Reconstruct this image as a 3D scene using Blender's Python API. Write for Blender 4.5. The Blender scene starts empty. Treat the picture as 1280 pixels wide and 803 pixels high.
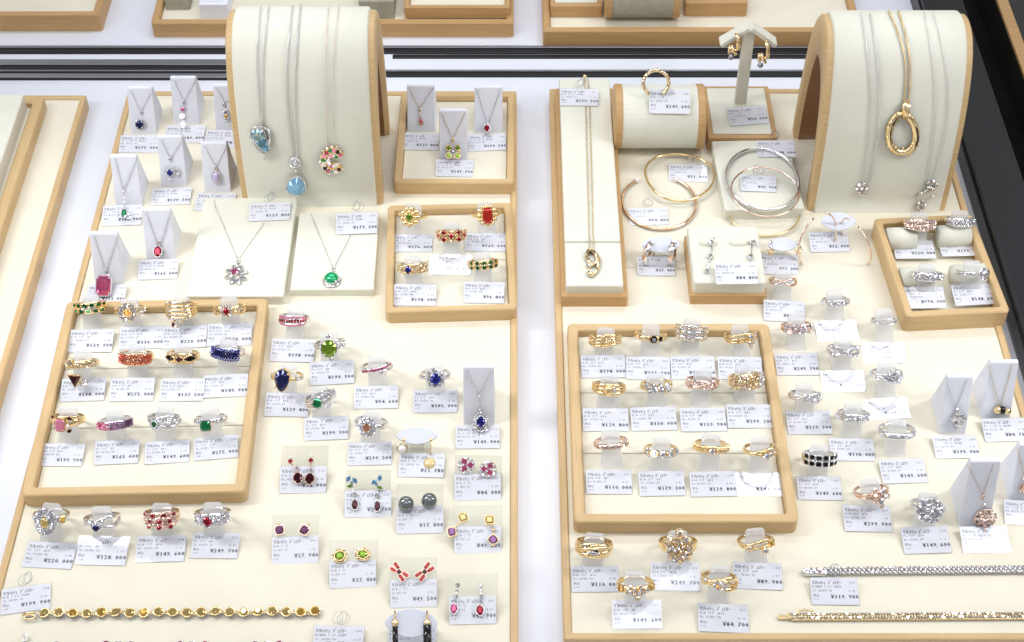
import bpy, bmesh, math, random
from mathutils import Vector, Matrix
R_ = math.radians
sc = bpy.context.scene
# ---------------------------------------------------------------- camera (1 unit = 1 cm)
FPX = 1983.0
PITCH = math.atan(2070 / FPX)
DIST = 99.2
CP, SP = math.cos(PITCH), math.sin(PITCH)
CAM = Vector((0, -DIST * CP, DIST * SP))
cd = bpy.data.cameras.new('camera'); cam = bpy.data.objects.new('camera', cd)
sc.collection.objects.link(cam); sc.camera = cam
cam.location = CAM; cam.rotation_euler = (math.pi / 2 - PITCH, 0, 0)
cd.sensor_width = 36; cd.lens = 36 * FPX / 1280; cd.clip_start = 0.5; cd.clip_end = 1000
# ---------------------------------------------------------------- world: a bright shop interior
w = bpy.data.worlds.new("World"); sc.world = w; w.use_nodes = True
nt = w.node_tree; nt.nodes.clear()
def wn(t, **k):
    n = nt.nodes.new(t)
    for a, b in k.items(): setattr(n, a, b)
    return n
tc = wn('ShaderNodeTexCoord'); vo = wn('ShaderNodeTexVoronoi'); vo.inputs['Scale'].default_value = 5.0
cr = wn('ShaderNodeValToRGB'); cr.color_ramp.elements[0].position = .16; cr.color_ramp.elements[0].color = (5.5, 5.6, 6.0, 1)
cr.color_ramp.elements[1].position = .24; cr.color_ramp.elements[1].color = (.24, .235, .24, 1)
bg = wn('ShaderNodeBackground'); out = wn('ShaderNodeOutputWorld'); bg.inputs['Strength'].default_value = 1.0
nt.links.new(tc.outputs['Generated'], vo.inputs['Vector']); nt.links.new(vo.outputs['Distance'], cr.inputs['Fac'])
nt.links.new(cr.outputs['Color'], bg.inputs['Color']); nt.links.new(bg.outputs['Background'], out.inputs['Surface'])
# ---------------------------------------------------------------- lamps
def area(name, loc, aim, size, power, col, spread=180, sy=None):
    l = bpy.data.lights.new(name, 'AREA'); l.energy = power; l.color = col; l.size = size
    if sy: l.shape = 'RECTANGLE'; l.size_y = sy
    l.spread = R_(spread)
    o = bpy.data.objects.new(name, l); sc.collection.objects.link(o); o.location = loc
    o.rotation_euler = (Vector(aim) - Vector(loc)).to_track_quat('-Z', 'Y').to_euler()
    return o
area('showcase_lamp', (-52, -4, 52), (-13, -2, 0), 9, 6300, (.97, .98, 1), 80, 46)
area('showcase_lamp', (60, -8, 50), (16, -5, 0), 9, 6500, (.97, .98, 1), 85, 46)
BACK = Vector((0, 46, 80))
area('ceiling_lamp', BACK, (0, 12, 0), 84, 29000, (.90, .94, 1.0), 180, 10)  # shaped into a long strip so the tag sleeves catch its glare
area('ceiling_lamp', (0, -60, 150), (0, 0, 0), 90, 31000, (.98, .98, 1.0), 180, 60)
sc.view_settings.view_transform = 'Standard'; sc.view_settings.look = 'None'
sc.view_settings.exposure = 0.02; sc.view_settings.gamma = 1.0
cy = sc.cycles
cy.max_bounces = 8; cy.transparent_max_bounces = 16; cy.sample_clamp_indirect = 4; cy.sample_clamp_direct = 12
cy.use_denoising = True; cy.caustics_reflective = False; cy.caustics_refractive = False

# ---------------------------------------------------------------- pixel -> world helpers
def ray(px, py):
    u = (px - 640) / FPX; v = (401.5 - py) / FPX
    return Vector((u, CP + v * SP, -SP + v * CP))
def P(px, py, z=0.0):
    d = ray(px, py); return CAM + d * ((z - CAM.z) / d.z)
def on_plane(px, py, o, n):
    d = ray(px, py); return CAM + d * ((o - CAM).dot(n) / d.dot(n))
def sc_at(px, py, z=0):
    return FPX / ((P(px, py, z) - CAM).dot(Vector((0, CP, -SP))))

# ---------------------------------------------------------------- materials
def mat(name, col, rough=.5, metal=0., spec=.5, noise=None, bump=None, coat=0, ior=None, sss=0, grain=None):
    m = bpy.data.materials.new(name); m.use_nodes = True
    n = m.node_tree.nodes; L = m.node_tree.links; b = n['Principled BSDF']
    b.inputs['Base Color'].default_value = (*col, 1); b.inputs['Roughness'].default_value = rough
    b.inputs['Metallic'].default_value = metal; b.inputs['Specular IOR Level'].default_value = spec
    b.inputs['Coat Weight'].default_value = coat; b.inputs['Coat Roughness'].default_value = .05
    if ior: b.inputs['IOR'].default_value = ior
    t = n.new('ShaderNodeTexCoord')
    if noise or grain:
        mp = n.new('ShaderNodeMapping'); L.new(t.outputs['Object'], mp.inputs['Vector'])
        ns = n.new('ShaderNodeTexNoise'); ns.inputs['Detail'].default_value = 6
        if grain:
            mp.inputs['Scale'].default_value = grain; ns.inputs['Scale'].default_value = 1.0; amt = .13
            ns.inputs['Distortion'].default_value = .6
        else: ns.inputs['Scale'].default_value = noise[0]; amt = noise[1]
        c = n.new('ShaderNodeValToRGB'); e = c.color_ramp.elements
        oi = n.new('ShaderNodeObjectInfo'); vm = n.new('ShaderNodeVectorMath'); vm.operation = 'MULTIPLY_ADD'; vm.inputs[1].default_value = (37, 21, 5)
        cx = n.new('ShaderNodeCombineXYZ'); [L.new(oi.outputs['Random'], cx.inputs[q]) for q in range(3)]; L.new(cx.outputs[0], vm.inputs[0]); L.new(mp.outputs[0], vm.inputs[2]); L.new(vm.outputs[0], ns.inputs['Vector'])
        e[0].position = .3; e[1].position = .72
        e[0].color = (*[x * (1 - amt * (1 if not grain else (.7, 1.1, 1.6)[i])) for i, x in enumerate(col)], 1)
        e[1].color = (*[min(1, x * (1 + amt * .5)) for x in col], 1)
        L.new(ns.outputs['Fac'], c.inputs['Fac']); L.new(c.outputs['Color'], b.inputs['Base Color'])
    if bump:
        nb = n.new('ShaderNodeTexNoise'); nb.inputs['Scale'].default_value = bump[0]; nb.inputs['Detail'].default_value = 3
        L.new(t.outputs['Object'], nb.inputs['Vector'])
        bp = n.new('ShaderNodeBump'); bp.inputs['Strength'].default_value = bump[1]; bp.inputs['Distance'].default_value = bump[2]
        L.new(nb.outputs['Fac'], bp.inputs['Height']); L.new(bp.outputs['Normal'], b.inputs['Normal'])
    return m
def clear(name, tint, gloss=.10, rough=.04):
    m = bpy.data.materials.new(name); m.use_nodes = True
    n = m.node_tree.nodes; L = m.node_tree.links; n.clear()
    o = n.new('ShaderNodeOutputMaterial'); tr = n.new('ShaderNodeBsdfTransparent'); tr.inputs[0].default_value = (*tint, 1)
    g = n.new('ShaderNodeBsdfGlossy'); g.inputs['Roughness'].default_value = rough
    lw = n.new('ShaderNodeLayerWeight'); pw = n.new('ShaderNodeMath'); pw.operation = 'POWER'; pw.inputs[1].default_value = 4
    fr = n.new('ShaderNodeMath'); fr.operation = 'MULTIPLY_ADD'; fr.inputs[1].default_value = .7; fr.inputs[2].default_value = .03
    L.new(lw.outputs['Facing'], pw.inputs[0]); L.new(pw.outputs[0], fr.inputs[0])
    mx = n.new('ShaderNodeMixShader'); L.new(fr.outputs[0], mx.inputs[0]); L.new(tr.outputs[0], mx.inputs[1]); L.new(g.outputs[0], mx.inputs[2])
    L.new(mx.outputs[0], o.inputs['Surface']); return m
def frosted(name, col):
    m = bpy.data.materials.new(name); m.use_nodes = True
    n = m.node_tree.nodes; L = m.node_tree.links; n.clear()
    o = n.new('ShaderNodeOutputMaterial'); d = n.new('ShaderNodeBsdfPrincipled'); d.inputs['Base Color'].default_value = (*col, 1); d.inputs['Roughness'].default_value = .35
    t = n.new('ShaderNodeBsdfTranslucent'); t.inputs['Color'].default_value = (*col, 1)
    tr = n.new('ShaderNodeBsdfTransparent')
    m1 = n.new('ShaderNodeMixShader'); m1.inputs[0].default_value = .45; L.new(d.outputs[0], m1.inputs[1]); L.new(t.outputs[0], m1.inputs[2])
    m2 = n.new('ShaderNodeMixShader'); m2.inputs[0].default_value = .52; L.new(m1.outputs[0], m2.inputs[1]); L.new(tr.outputs[0], m2.inputs[2])
    L.new(m2.outputs[0], o.inputs['Surface']); return m
M = {}
M['wood'] = mat('maple_wood', (.63, .45, .23), .45, grain=(.25, 6, 6), bump=(30, .15, .02))
M['wood_deep'] = mat('oak_wood', (.55, .345, .15), .45, grain=(.25, 6, 6), bump=(30, .15, .02))
M['wood_across'] = mat('maple_wood_across', (.63, .45, .23), .45, grain=(6, .25, 6), bump=(30, .15, .02))
M['wood_deep_across'] = mat('oak_wood_across', (.55, .345, .15), .45, grain=(6, .25, 6), bump=(30, .15, .02))
M['cream'] = mat('cream_cloth', (.84, .79, .645), .85, spec=.15, noise=(.3, .05), bump=(30, .5, .03))
M['ivory'] = mat('ivory_leather', (.78, .77, .66), .6, spec=.3, noise=(.5, .04), bump=(22, .45, .03))
M['pale'] = mat('pale_grey_leather', (.84, .86, .93), .55, spec=.3, noise=(.8, .04), bump=(30, .2, .02))
M['white'] = mat('white_shelf', (.78, .81, .88), .25, spec=.4, noise=(.12, .04))
M['plastic'] = mat('white_plastic', (.72, .74, .82), .3)
M['black'] = mat('black_metal', (.016, .016, .018), .30, spec=.3)
M['steel'] = mat('brushed_steel', (.36, .36, .40), .28, .85)
M['dark'] = mat('dark_glass', (.010, .009, .008), .12, spec=.2, noise=(.15, .5))
M['cabinet'] = mat('dark_cabinet', (.022, .020, .017), .35, noise=(.2, .5))
M['shaded_wood'] = mat('shaded_brown_wood', (.20, .095, .035), .5, grain=(.25, 6, 6))  # brown wood with the shade inside the arches put into its colour
M['greige'] = mat('grey_beige_cloth', (.40, .38, .30), .8, noise=(1.2, .15))
M['paper'] = mat('tag_paper', (.88, .89, .935), .55, spec=.3, noise=(3, .02))
M['ink'] = mat('tag_ink', (.03, .03, .06), .6)
M['sleeve'] = clear('clear_sleeve', (.985, .985, .99))
M['acrylic'] = clear('clear_acrylic', (.93, .935, .93))
M['frost'] = frosted('frosted_acrylic', (.96, .965, .99))
M['gold'] = mat('yellow_gold', (1, .78, .44), .12, 1)
M['pinkgold'] = mat('pale_rose_gold', (1, .72, .50), .13, 1)
M['rose'] = mat('rose_gold', (.95, .71, .58), .13, 1)
M['silver'] = mat('white_gold', (.90, .89, .90), .12, 1)
M['thread'] = clear('clear_thread', (.85, .86, .9))
def gem(name, col, metal=.45):
    M[name] = m = mat('gem_' + name, col, .03, metal, .5, coat=0, ior=1.7)
    if metal < .5 and name not in ('onyx', 'lilac', 'larimar', 'coral', 'navy', 'palepink', 'jade'):
        m.node_tree.nodes['Principled BSDF'].inputs['Transmission Weight'].default_value = .7
for nm, c in dict(emerald=(.01, .36, .13), green=(.01, .20, .05), ruby=(.55, .008, .05), garnet=(.10, .004, .012), sapphire=(.02, .03, .36), navy=(.010, .016, .10),
                  peridot=(.30, .52, .03), orange=(.90, .36, .04), pink=(.86, .16, .36), palepink=(.88, .30, .44), jade=(.02, .46, .17), purple=(.13, .02, .11), amethyst=(.36, .14, .38),
                  padparadscha=(.92, .44, .26), yellow=(.88, .68, .26), topaz=(.22, .55, .85), onyx=(.006, .006, .007), aqua=(.50, .72, .80), lilac=(.62, .55, .80),
                  coral=(.55, .025, .012), larimar=(.25, .50, .72), violet=(.50, .12, .38), red=(.70, .02, .05), gold_stone=(.92, .60, .12), rosestone=(.75, .14, .10), ribbon=(.50, .03, .03), citrine=(.90, .72, .30)).items(): gem(nm, c)
for nm, c in dict(diamond=(.90, .90, .95), champagne=(.95, .80, .58), rosedia=(.94, .78, .72), pale_champagne=(.97, .88, .72)).items(): gem(nm, c, .88)
M['pearl_dark'] = mat('dark_pearl', (.17, .19, .19), .16, .6, coat=1)
M['pearl_gold'] = mat('golden_pearl', (.80, .62, .30), .18, .1, coat=.8)
M['pearl_white'] = mat('white_pearl', (.85, .80, .76), .16, 0, coat=.8)

# ---------------------------------------------------------------- mesh builder
class MB:
    def __init__(s): s.v = []; s.f = []; s.sm = []
    def add(s, vs, fs, mx=None, smooth=False):
        k = len(s.v)
        s.v += [tuple(mx @ Vector(v)) for v in vs] if mx is not None else [tuple(v) for v in vs]
        s.f += [tuple(i + k for i in f) for f in fs]; s.sm += [smooth] * len(fs)
        return s
    def put(s, geo, mx=None, smooth=False): return s.add(geo[0], geo[1], mx, smooth)
    def build(s, name, m, parent=None):
        me = bpy.data.meshes.new(name); me.from_pydata(s.v, [], s.f)
        me.polygons.foreach_set('use_smooth', s.sm); me.materials.append(M[m]); me.update()
        o = bpy.data.objects.new(name, me); sc.collection.objects.link(o)
        if parent: o.parent = parent
        return o
def tag(o, label, cat, group=None):
    o['label'] = label; o['category'] = cat
    if group: o['group'] = group
    return o
def thing(name, label, cat, loc=(0, 0, 0), rot=(0, 0, 0), group=None):
    o = bpy.data.objects.new(name, None); sc.collection.objects.link(o); o.empty_display_size = .3
    o.location = loc; o.rotation_euler = rot
    return tag(o, label, cat, group)
def struct(o, label):
    o['kind'] = 'structure'; o['label'] = label; return o
T = Matrix.Translation
def frame_mx(loc, x, y, z):
    m = Matrix((x, y, z)).transposed().to_4x4(); m.translation = loc; return m

def loops(ls, cap0=True, cap1=True):
    """stitch equal-length loops"""
    n = len(ls[0]); vs = [v for l in ls for v in l]; fs = []
    for a in range(len(ls) - 1):
        for i in range(n):
            j = (i + 1) % n; fs.append((a * n + i, a * n + j, (a + 1) * n + j, (a + 1) * n + i))
    if cap0: fs.append(tuple(range(n - 1, -1, -1)))
    if cap1: fs.append(tuple(range((len(ls) - 1) * n, len(ls) * n)))
    return vs, fs
def rrect(hw, hd, r, z, k=4):
    r = max(min(r, hw * .99, hd * .99), 1e-4); o = []
    for cx, cy_, a0 in ((hw - r, hd - r, 0), (-hw + r, hd - r, 90), (-hw + r, -hd + r, 180), (hw - r, -hd + r, 270)):
        for i in range(k + 1):
            a = R_(a0 + 90 * i / k); o.append((cx + r * math.cos(a), cy_ + r * math.sin(a), z))
    return o
def slab(wd, dp, z0, z1, r=.15, b=.06):
    """rounded box with softened top edge"""
    hw, hd = wd / 2, dp / 2
    return loops([rrect(hw, hd, r, z0), rrect(hw, hd, r, z1 - b), rrect(hw - b * .3, hd - b * .3, r, z1 - b * .3), rrect(hw - b, hd - b, r, z1)])
def rim(wd, dp, t, z0, z1, r=.35, b=.07, ri=.12):
    hw, hd = wd / 2, dp / 2
    return loops([rrect(hw - t, hd - t, ri, z0), rrect(hw, hd, r, z0), rrect(hw, hd, r, z1 - b), rrect(hw - b, hd - b, r, z1), rrect(hw - t + b, hd - t + b, ri, z1), rrect(hw - t, hd - t, ri, z1 - b), rrect(hw - t, hd - t, ri, z0)], False, False)
def tube(path, r, n=6, close=False, flat=1.0):
    pts = [Vector(p) for p in path]; ls = []; m = len(pts)
    up = Vector((0, 0, 1))
    for i, p in enumerate(pts):
        t = (pts[(i + 1) % m] - pts[i - 1]) if close else (pts[min(i + 1, m - 1)] - pts[max(i - 1, 0)])
        t.normalize()
        a = t.cross(up)
        if a.length < .05: a = t.cross(Vector((1, 0, 0)))
        a.normalize(); c = a.cross(t)
        rr = r(i / (m - 1)) if callable(r) else r
        ls.append([p + (a * math.cos(q) + c * math.sin(q) * flat) * rr for q in (2 * math.pi * k / n for k in range(n))])
    if close: ls.append(ls[0])
    return loops(ls, not close, not close)
def ball(r, n=8, m=6, sx=1, sy=1, sz=1):
    ls = []
    for i in range(1, m):
        a = math.pi * i / m; ls.append([(r * sx * math.sin(a) * math.cos(2 * math.pi * k / n), r * sy * math.sin(a) * math.sin(2 * math.pi * k / n), -r * sz * math.cos(a)) for k in range(n)])
    return loops(ls)
def torus(Rr, r, n=16, m=6, sx=1, sy=1):
    return tube([(Rr * sx * math.cos(2 * math.pi * k / n), Rr * sy * math.sin(2 * math.pi * k / n), 0) for k in range(n)], r, m, True)

def mitre(o, hw, hd, t):
    # the two side pieces of a frame run the other way: their own grain
    me = o.data; me.materials.append(M['wood_across' if 'maple' in me.materials[0].name else 'wood_deep_across'])
    for p in me.polygons:
        if hw - abs(p.center.x) < hd - abs(p.center.y): p.material_index = 1
# ---------------------------------------------------------------- gems
def outline(shape, n=12):
    if shape == 'oval': return [(math.cos(2 * math.pi * k / n), math.sin(2 * math.pi * k / n)) for k in range(n)]
    if shape in ('em', 'sq'):
        c = .68 if shape == 'em' else .80
        return [(1, -c), (1, c), (c, 1), (-c, 1), (-1, c), (-1, -c), (-c, -1), (c, -1)]
    if shape == 'marq':
        return [(math.copysign(abs(math.cos(2 * math.pi * k / n)) ** 1.0, math.cos(2 * math.pi * k / n)), math.sin(2 * math.pi * k / n) * (1 - .45 * abs(math.cos(2 * math.pi * k / n)))) for k in range(n)]
    if shape == 'pear':
        o = []
        for k in range(n):
            a = 2 * math.pi * k / n; y = math.sin(a); x = math.cos(a) * (1 - .42 * (y + 1) / 2) * (1 if y < .9 else .4)
            o.append((x, y))
        return o
    if shape == 'tri':
        o = []
        for k in range(12):
            a = 2 * math.pi * k / 12 - math.pi / 2; rr = 1 / max(math.cos(((a + math.pi / 2 + math.pi / 3) % (2 * math.pi / 3)) - math.pi / 3), .5) * .5
            o.append((rr * math.cos(a) * 1.15, rr * math.sin(a) * 1.15))
        return o
    return outline('oval', n)
def gem_geo(shape, rx, ry, h):
    o = outline(shape); n = len(o)
    if shape == 'cab':
        ls = [[(x * rx * s, y * ry * s, z * h) for x, y in outline('oval', 16)] for s, z in ((.9, -.4), (1, 0), (.93, .35), (.72, .7), (.4, .93), (.08, 1))]
        return loops(ls)
    half = [((o[i][0] + o[(i + 1) % n][0]) / 2, (o[i][1] + o[(i + 1) % n][1]) / 2) for i in range(n)]
    if shape in ('em', 'sq'):
        ls = [[(x * rx * s, y * ry * s, z * h) for x, y in o] for s, z in ((.1, -1.0), (1, -.05), (1, .05), (.82, .38), (.62, .55))]
        return loops(ls)
    t = [(x * rx * .58, y * ry * .58, h * .55) for x, y in o]
    g = [(x * rx, y * ry, h * .03) for x, y in o]; g2 = [(x * rx, y * ry, -h * .06) for x, y in o]
    c = [(x * rx * .87, y * ry * .87, h * .32) for x, y in half]
    vs = t + c + g + g2 + [(0, 0, -h)]; fs = [tuple(range(n))]
    for i in range(n):
        j = (i + 1) % n
        fs += [(i, n + i, j), (j, n + i, 2 * n + j, n + j), (n + i, 2 * n + i, 2 * n + j)]
        fs += [(2 * n + i, 3 * n + i, 3 * n + j, 2 * n + j), (3 * n + i, 4 * n, 3 * n + j)]
    return vs, fs
PAVE = {}
def pave_geo(r):
    """little round brilliant: table, crown, collar"""
    n = 6
    t = [(r * .55 * math.cos(2 * math.pi * k / n), r * .55 * math.sin(2 * math.pi * k / n), r * .55) for k in range(n)]
    g = [(r * math.cos(2 * math.pi * (k + .5) / n), r * math.sin(2 * math.pi * (k + .5) / n), 0) for k in range(n)]
    fs = [tuple(range(n))]
    for i in range(n):
        j = (i + 1) % n; fs += [(i, n + i, j), (j, n + i, n + j)]
    return t + g, fs
def bezel_geo(shape, rx, ry, h, w=.05):
    o = outline('oval' if shape == 'cab' else shape, 16 if shape == 'cab' else 12)
    ls = []
    for s, z in ((.0, -h * .9), (w, -h * .9), (w * 1.2, .0), (w * .9, h * .14), (0, h * .14), (-w * .2, -h * .2)):
        ls.append([(x * (rx + s), y * (ry + s), z) for x, y in o])
    return loops(ls, False, False)
rng = random.Random(7)
class Jewel:
    """collects metal, pave and single stones of one piece and builds its parts"""
    def __init__(s, metal): s.metal = metal; s.mb = MB(); s.pv = {}; s.gems = []; s.op = 0
    def stone(s, mx, shape, rx, ry, m, h=None, bez=True, prong=True):
        h = h or min(rx, ry) * (.75 if shape == 'cab' else .8)
        s.gems.append((gem_geo(shape, rx, ry, h), mx @ T((0, 0, h * .25)), m, shape == 'cab'))
        if bez: s.mb.put(bezel_geo(shape, rx, ry, h, .02 + .035 * min(rx, ry)), mx @ T((0, 0, h * .2)))
        if prong and min(rx, ry) > .13:
            for a in (45, 135, 225, 315):
                s.mb.put(ball(.045 + .04 * min(rx, ry), 6, 4), mx @ T((rx * .92 * math.cos(R_(a)) * (1.12 if shape in ('em', 'sq') else 1), ry * .92 * math.sin(R_(a)) * (1.12 if shape in ('em', 'sq') else 1), h * .45)), True)
    def dia(s, mx, r, m='diamond'):
        q = Matrix.Rotation(rng.uniform(-.22, .22), 4, 'X') @ Matrix.Rotation(rng.uniform(-.22, .22), 4, 'Y') @ Matrix.Rotation(rng.uniform(0, 1), 4, 'Z')
        s.pv.setdefault((m, s.op), MB()).put(pave_geo(r), mx @ q)
    def halo(s, mx, rx, ry, n, r, m='diamond', z=.04):
        s.mb.put(tube([(rx * math.cos(2 * math.pi * k / 24), ry * math.sin(2 * math.pi * k / 24), z - r * .55) for k in range(24)], r * .95, 6, True, .6), mx, True)
        for k in range(n):
            a = 2 * math.pi * (k + .5) / n
            s.dia(mx @ T((rx * math.cos(a), ry * math.sin(a), z)), r, m)
    def finish(s, root, metal_name='band'):
        if s.mb.v: s.mb.build(metal_name, s.metal, root)
        for (m, _), b in s.pv.items(): b.build('pave_pattern', m, root)
        for g, mx, m, smooth in s.gems: MB().put(g, mx, smooth).build('gemstone', m, root)

# ---------------------------------------------------------------- the setting
def sheet(name, m, x0, x1, y0, y1, z, label):
    return struct(MB().add([(x0, y0, z), (x1, y0, z), (x1, y1, z), (x0, y1, z)], [(0, 1, 2, 3)]).build(name, m), label)
FLOOR = -1.0
sheet('shelf_floor', 'white', -75, 31.3, -50, 85, FLOOR, 'white lit shelf of the showcase')
sheet('dark_floor', 'dark', 31.3, 140, -60, 110, -6, 'dark shop floor beyond the showcase')
def box_thing(name, m, x0, x1, y0, y1, z0, z1, label, cat=None, r=.05, b=.04, parent=None):
    o = MB().put(slab(x1 - x0, y1 - y0, z0, z1, r, b), T(((x0 + x1) / 2, (y0 + y1) / 2, 0))).build(name, m, parent)
    return tag(o, label, cat) if cat else o
# rails between the two cases
def rail(x0, x1, pt, pb, z, label, steel):
    ya, yb = P(0, pb, z).y, P(0, pt, z).y
    t = thing('showcase_rail', label, 'rail', ((x0 + x1) / 2, (ya + yb) / 2, 0)); wd = x1 - x0; dp = yb - ya
    MB().put(slab(wd, dp, FLOOR, z, .03, .04)).build('rail_bar', 'black', t)
    for y, w_ in steel: MB().put(slab(wd, dp * w_, z + .01, z + .08, .02, .02), T((0, dp * y, 0))).build('steel_edge', 'steel', t)
rail(-40, -13, 75, 98, -.8, 'dark metal rail broadened by its reflection behind the pale pendant stands', ((-.38, .2), (-.12, .06), (.34, .3)))  # the rail's dark reflection is built in as extra bar width
rail(-13, 31.4, 87.5, 95, -.85, 'thin dark metal rail behind the cream boards, running up to the black side frame', ((.3, .25),))
rail(-40, 31.4, 57.5, 66, -.85, 'dark metal rail farther back, just before the rear case', ((.3, .3),))
rail(-9, 27, 68, 72.5, -.9, 'slim dark lower rail in front of the far rail', ())
# dark side of the showcase
t = thing('glass_case', 'black framed dark glass side of the showcase beside the cream board', 'glass case', (31.5, 0, 0))
MB().put(slab(.5, 150, FLOOR - 4, .25, .03, .05), T((.1, 5, 0))).build('lower_frame', 'black', t)
MB().put(slab(.22, 150, .26, .75, .03, .04), T((.1, 5, 0))).build('steel_lip', 'black', t)
MB().put(slab(3.2, 150, FLOOR - 5, -.7, .03, .05), T((2.2, 5, 0))).build('outer_frame', 'black', t)
t = thing('floor_cabinet', 'dark cabinet with a brown edge standing beyond the black side frame', 'cabinet', (46, 46, -6))
MB().put(slab(14, 60, .01, 3.2, .1, .06)).build('cabinet_body', 'cabinet', t)
MB().put(slab(.9, 60.2, 3.21, 3.5, .1, .06), T((-6.6, 0, 0))).build('edge_strip', 'wood_deep', t)

def board(x0, x1, y0, y1, label):
    t = thing('display_board', label, 'display board', ((x0 + x1) / 2, (y0 + y1) / 2, 0))
    wd, dp = x1 - x0, y1 - y0
    mitre(MB().put(rim(wd, dp, .42, FLOOR, .12, .15, .05, .02)).build('wood_edge', 'wood', t), wd / 2, dp / 2, .42)
    MB().put(slab(wd - .86, dp - .86, FLOOR + .1, 0, .02, .015)).build('cloth_pad', 'cream', t)
board(-27.85, .33, -26.6, 23.0, 'long cream cloth board with thin wood edge under the coloured stone jewellery')
board(2.72, 30.5, -23.2, 23.28, 'cream cloth board with thin wood edge under the gold and diamond jewellery')
board(-60, -30.75, -11, 22.5, 'cream cloth board with thick wood edge cut off beside the empty white shelf')

def tray(px4, label, zr=1.0, zp=.5, t=.62, rows=0, base=0, wood='wood', ins=None):
    q = [P(x, y, zr) for x, y in px4]; c = sum(q, Vector()) / 4
    ax = (q[1] - q[0]) + (q[2] - q[3]); wd = ax.length / 2; dp = ((q[0] - q[3]) + (q[1] - q[2])).length / 2
    rt = thing('wood_tray', label, 'tray', (c.x, c.y, base), (0, 0, math.atan2(ax.y, ax.x)))
    mitre(MB().put(rim(wd, dp, t, .004, zr - base)).build('frame', wood, rt), wd / 2, dp / 2, t)
    b = MB(); n = max(rows, 1); d0 = dp - 2 * t - .04; g = .05 if n > 1 else 0
    for i in range(n):
        b.put(slab(wd - 2 * t - .04, d0 / n - g, .02, zp - base, .05, .06), T((0, -d0 / 2 + d0 * (i + .5) / n, 0)))
    b.build('cloth_pad', 'cream', rt); return rt, wd, dp
tray([(86, 376), (335, 373), (307, 614), (23, 621)], 'maple tray holding twelve coloured stone rings in three rows', rows=3)
tray([(707, 404), (958, 404), (1002, 653), (720, 653)], 'maple tray holding twelve gold and diamond rings in three rows', rows=3)
tray([(501, 114), (643, 115), (643, 229), (492, 229)], 'small maple tray holding three pendants on pale stands', t=.5)
tray([(486, 257), (640, 252), (646, 387), (480, 390)], 'small maple tray holding five rings, one with a coral rectangle', t=.5, rows=2)
et, ew, ed = tray([(1095, 272), (1215, 268), (1263, 389), (1129, 397)], 'small maple tray of four diamond rings beside the black side frame', t=.5, zr=1.35, zp=.3)
for yy in (2.8, -.85):
    g = tube([(-ew / 2 + .6, yy, 1.0), (-.9, yy, 1.0)], .75, 14); MB().put(g, None, True).build('ring_cushion', 'ivory', et)
    g = tube([(.6, yy, 1.0), (ew / 2 - .6, yy, 1.0)], .75, 14); MB().put(g, None, True).build('ring_cushion', 'ivory', et)
# trays of the rear case and the cut-off one
def wtray(x0, x1, y0, y1, z0, z1, label, t=.55, pad='cream', zp=None):
    rt = thing('wood_tray', label, 'tray', ((x0 + x1) / 2, (y0 + y1) / 2, z0))
    mitre(MB().put(rim(x1 - x0, y1 - y0, t, .004, z1 - z0, .2)).build('frame', 'wood_deep' if y0 > 20 else 'wood', rt), (x1 - x0) / 2, (y1 - y0) / 2, t)
    MB().put(slab(x1 - x0 - 2 * t - .04, y1 - y0 - 2 * t - .04, .02, (zp or z1 - .35) - z0, .05, .05)).build('cloth_pad', pad, rt)
def xy(px, py, z): p = P(px, py, z); return p.x, p.y
yb = P(0, 19, .5).y; wtray(-46, P(124, 18, .5).x, yb, 66, FLOOR, .5, 'wooden tray with plain cream pad, empty, at the far end of the rear case')
yb = P(0, 22, .3).y; wtray(P(190, 23, .3).x, P(642, 33, .3).x, P(0, 29, .3).y, 66, FLOOR, .3, 'long wooden tray of the rear case behind the necklace drum, blocks on it')
wtray(P(679, 44, .4).x, P(1075, 28, .4).x, P(0, 39, .4).y, 66, FLOOR, .4, 'wooden tray of the rear case holding boxes and a cylinder')
wtray(P(505, 12, .9).x, P(638, 12, .9).x, P(0, 12, .9).y, 64, .1, 1.1, 'smaller wooden tray standing on the long rear tray', .4)
def pxbox(name, m, x0, x1, ytop, ybot, z0, z1, depth, label, cat):
    a = P(x0, ytop, z1); b_ = P(x1, ytop, z1); return box_thing(name, m, a.x, b_.x, a.y, a.y + depth, z0, z1, label, cat, .1, .06)
def stand_block(x0, x1, ytop, h, label, m='wood_deep', top='ivory', z0=0.0, depth=7.0):
    a = P(x0, ytop, z0 + h); b_ = P(x1, ytop, z0 + h)
    rt = thing('display_block', label, 'display block', ((a.x + b_.x) / 2, a.y + depth / 2, z0))
    wd = b_.x - a.x
    MB().put(slab(wd, depth, .004, h, .12, .06)).build('wood_base', m, rt)
    MB().put(slab(wd - .7, depth - .7, h, h + .12, .1, .05)).build('cloth_top', top, rt)
stand_block(688, 753, 8, 1.0, 'low wooden block beside the grey cylinder in the rear case', z0=.06)
stand_block(857, 935, 4, 1.2, 'low wooden block past the grey cylinder in the rear case', z0=.06)
stand_block(205, 236, 0, .9, 'small grey block at the near end of the long rear tray', 'greige', 'greige', z0=-.04)
stand_block(248, 284, 6, 1.2, 'pale grey block behind the necklace drum in the rear case', 'pale', 'pale', z0=-.04)
stand_block(448, 492, 2, 1.6, 'grey beige block behind the arch of the necklace drum', 'greige', 'greige', z0=-.04, depth=4)
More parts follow.
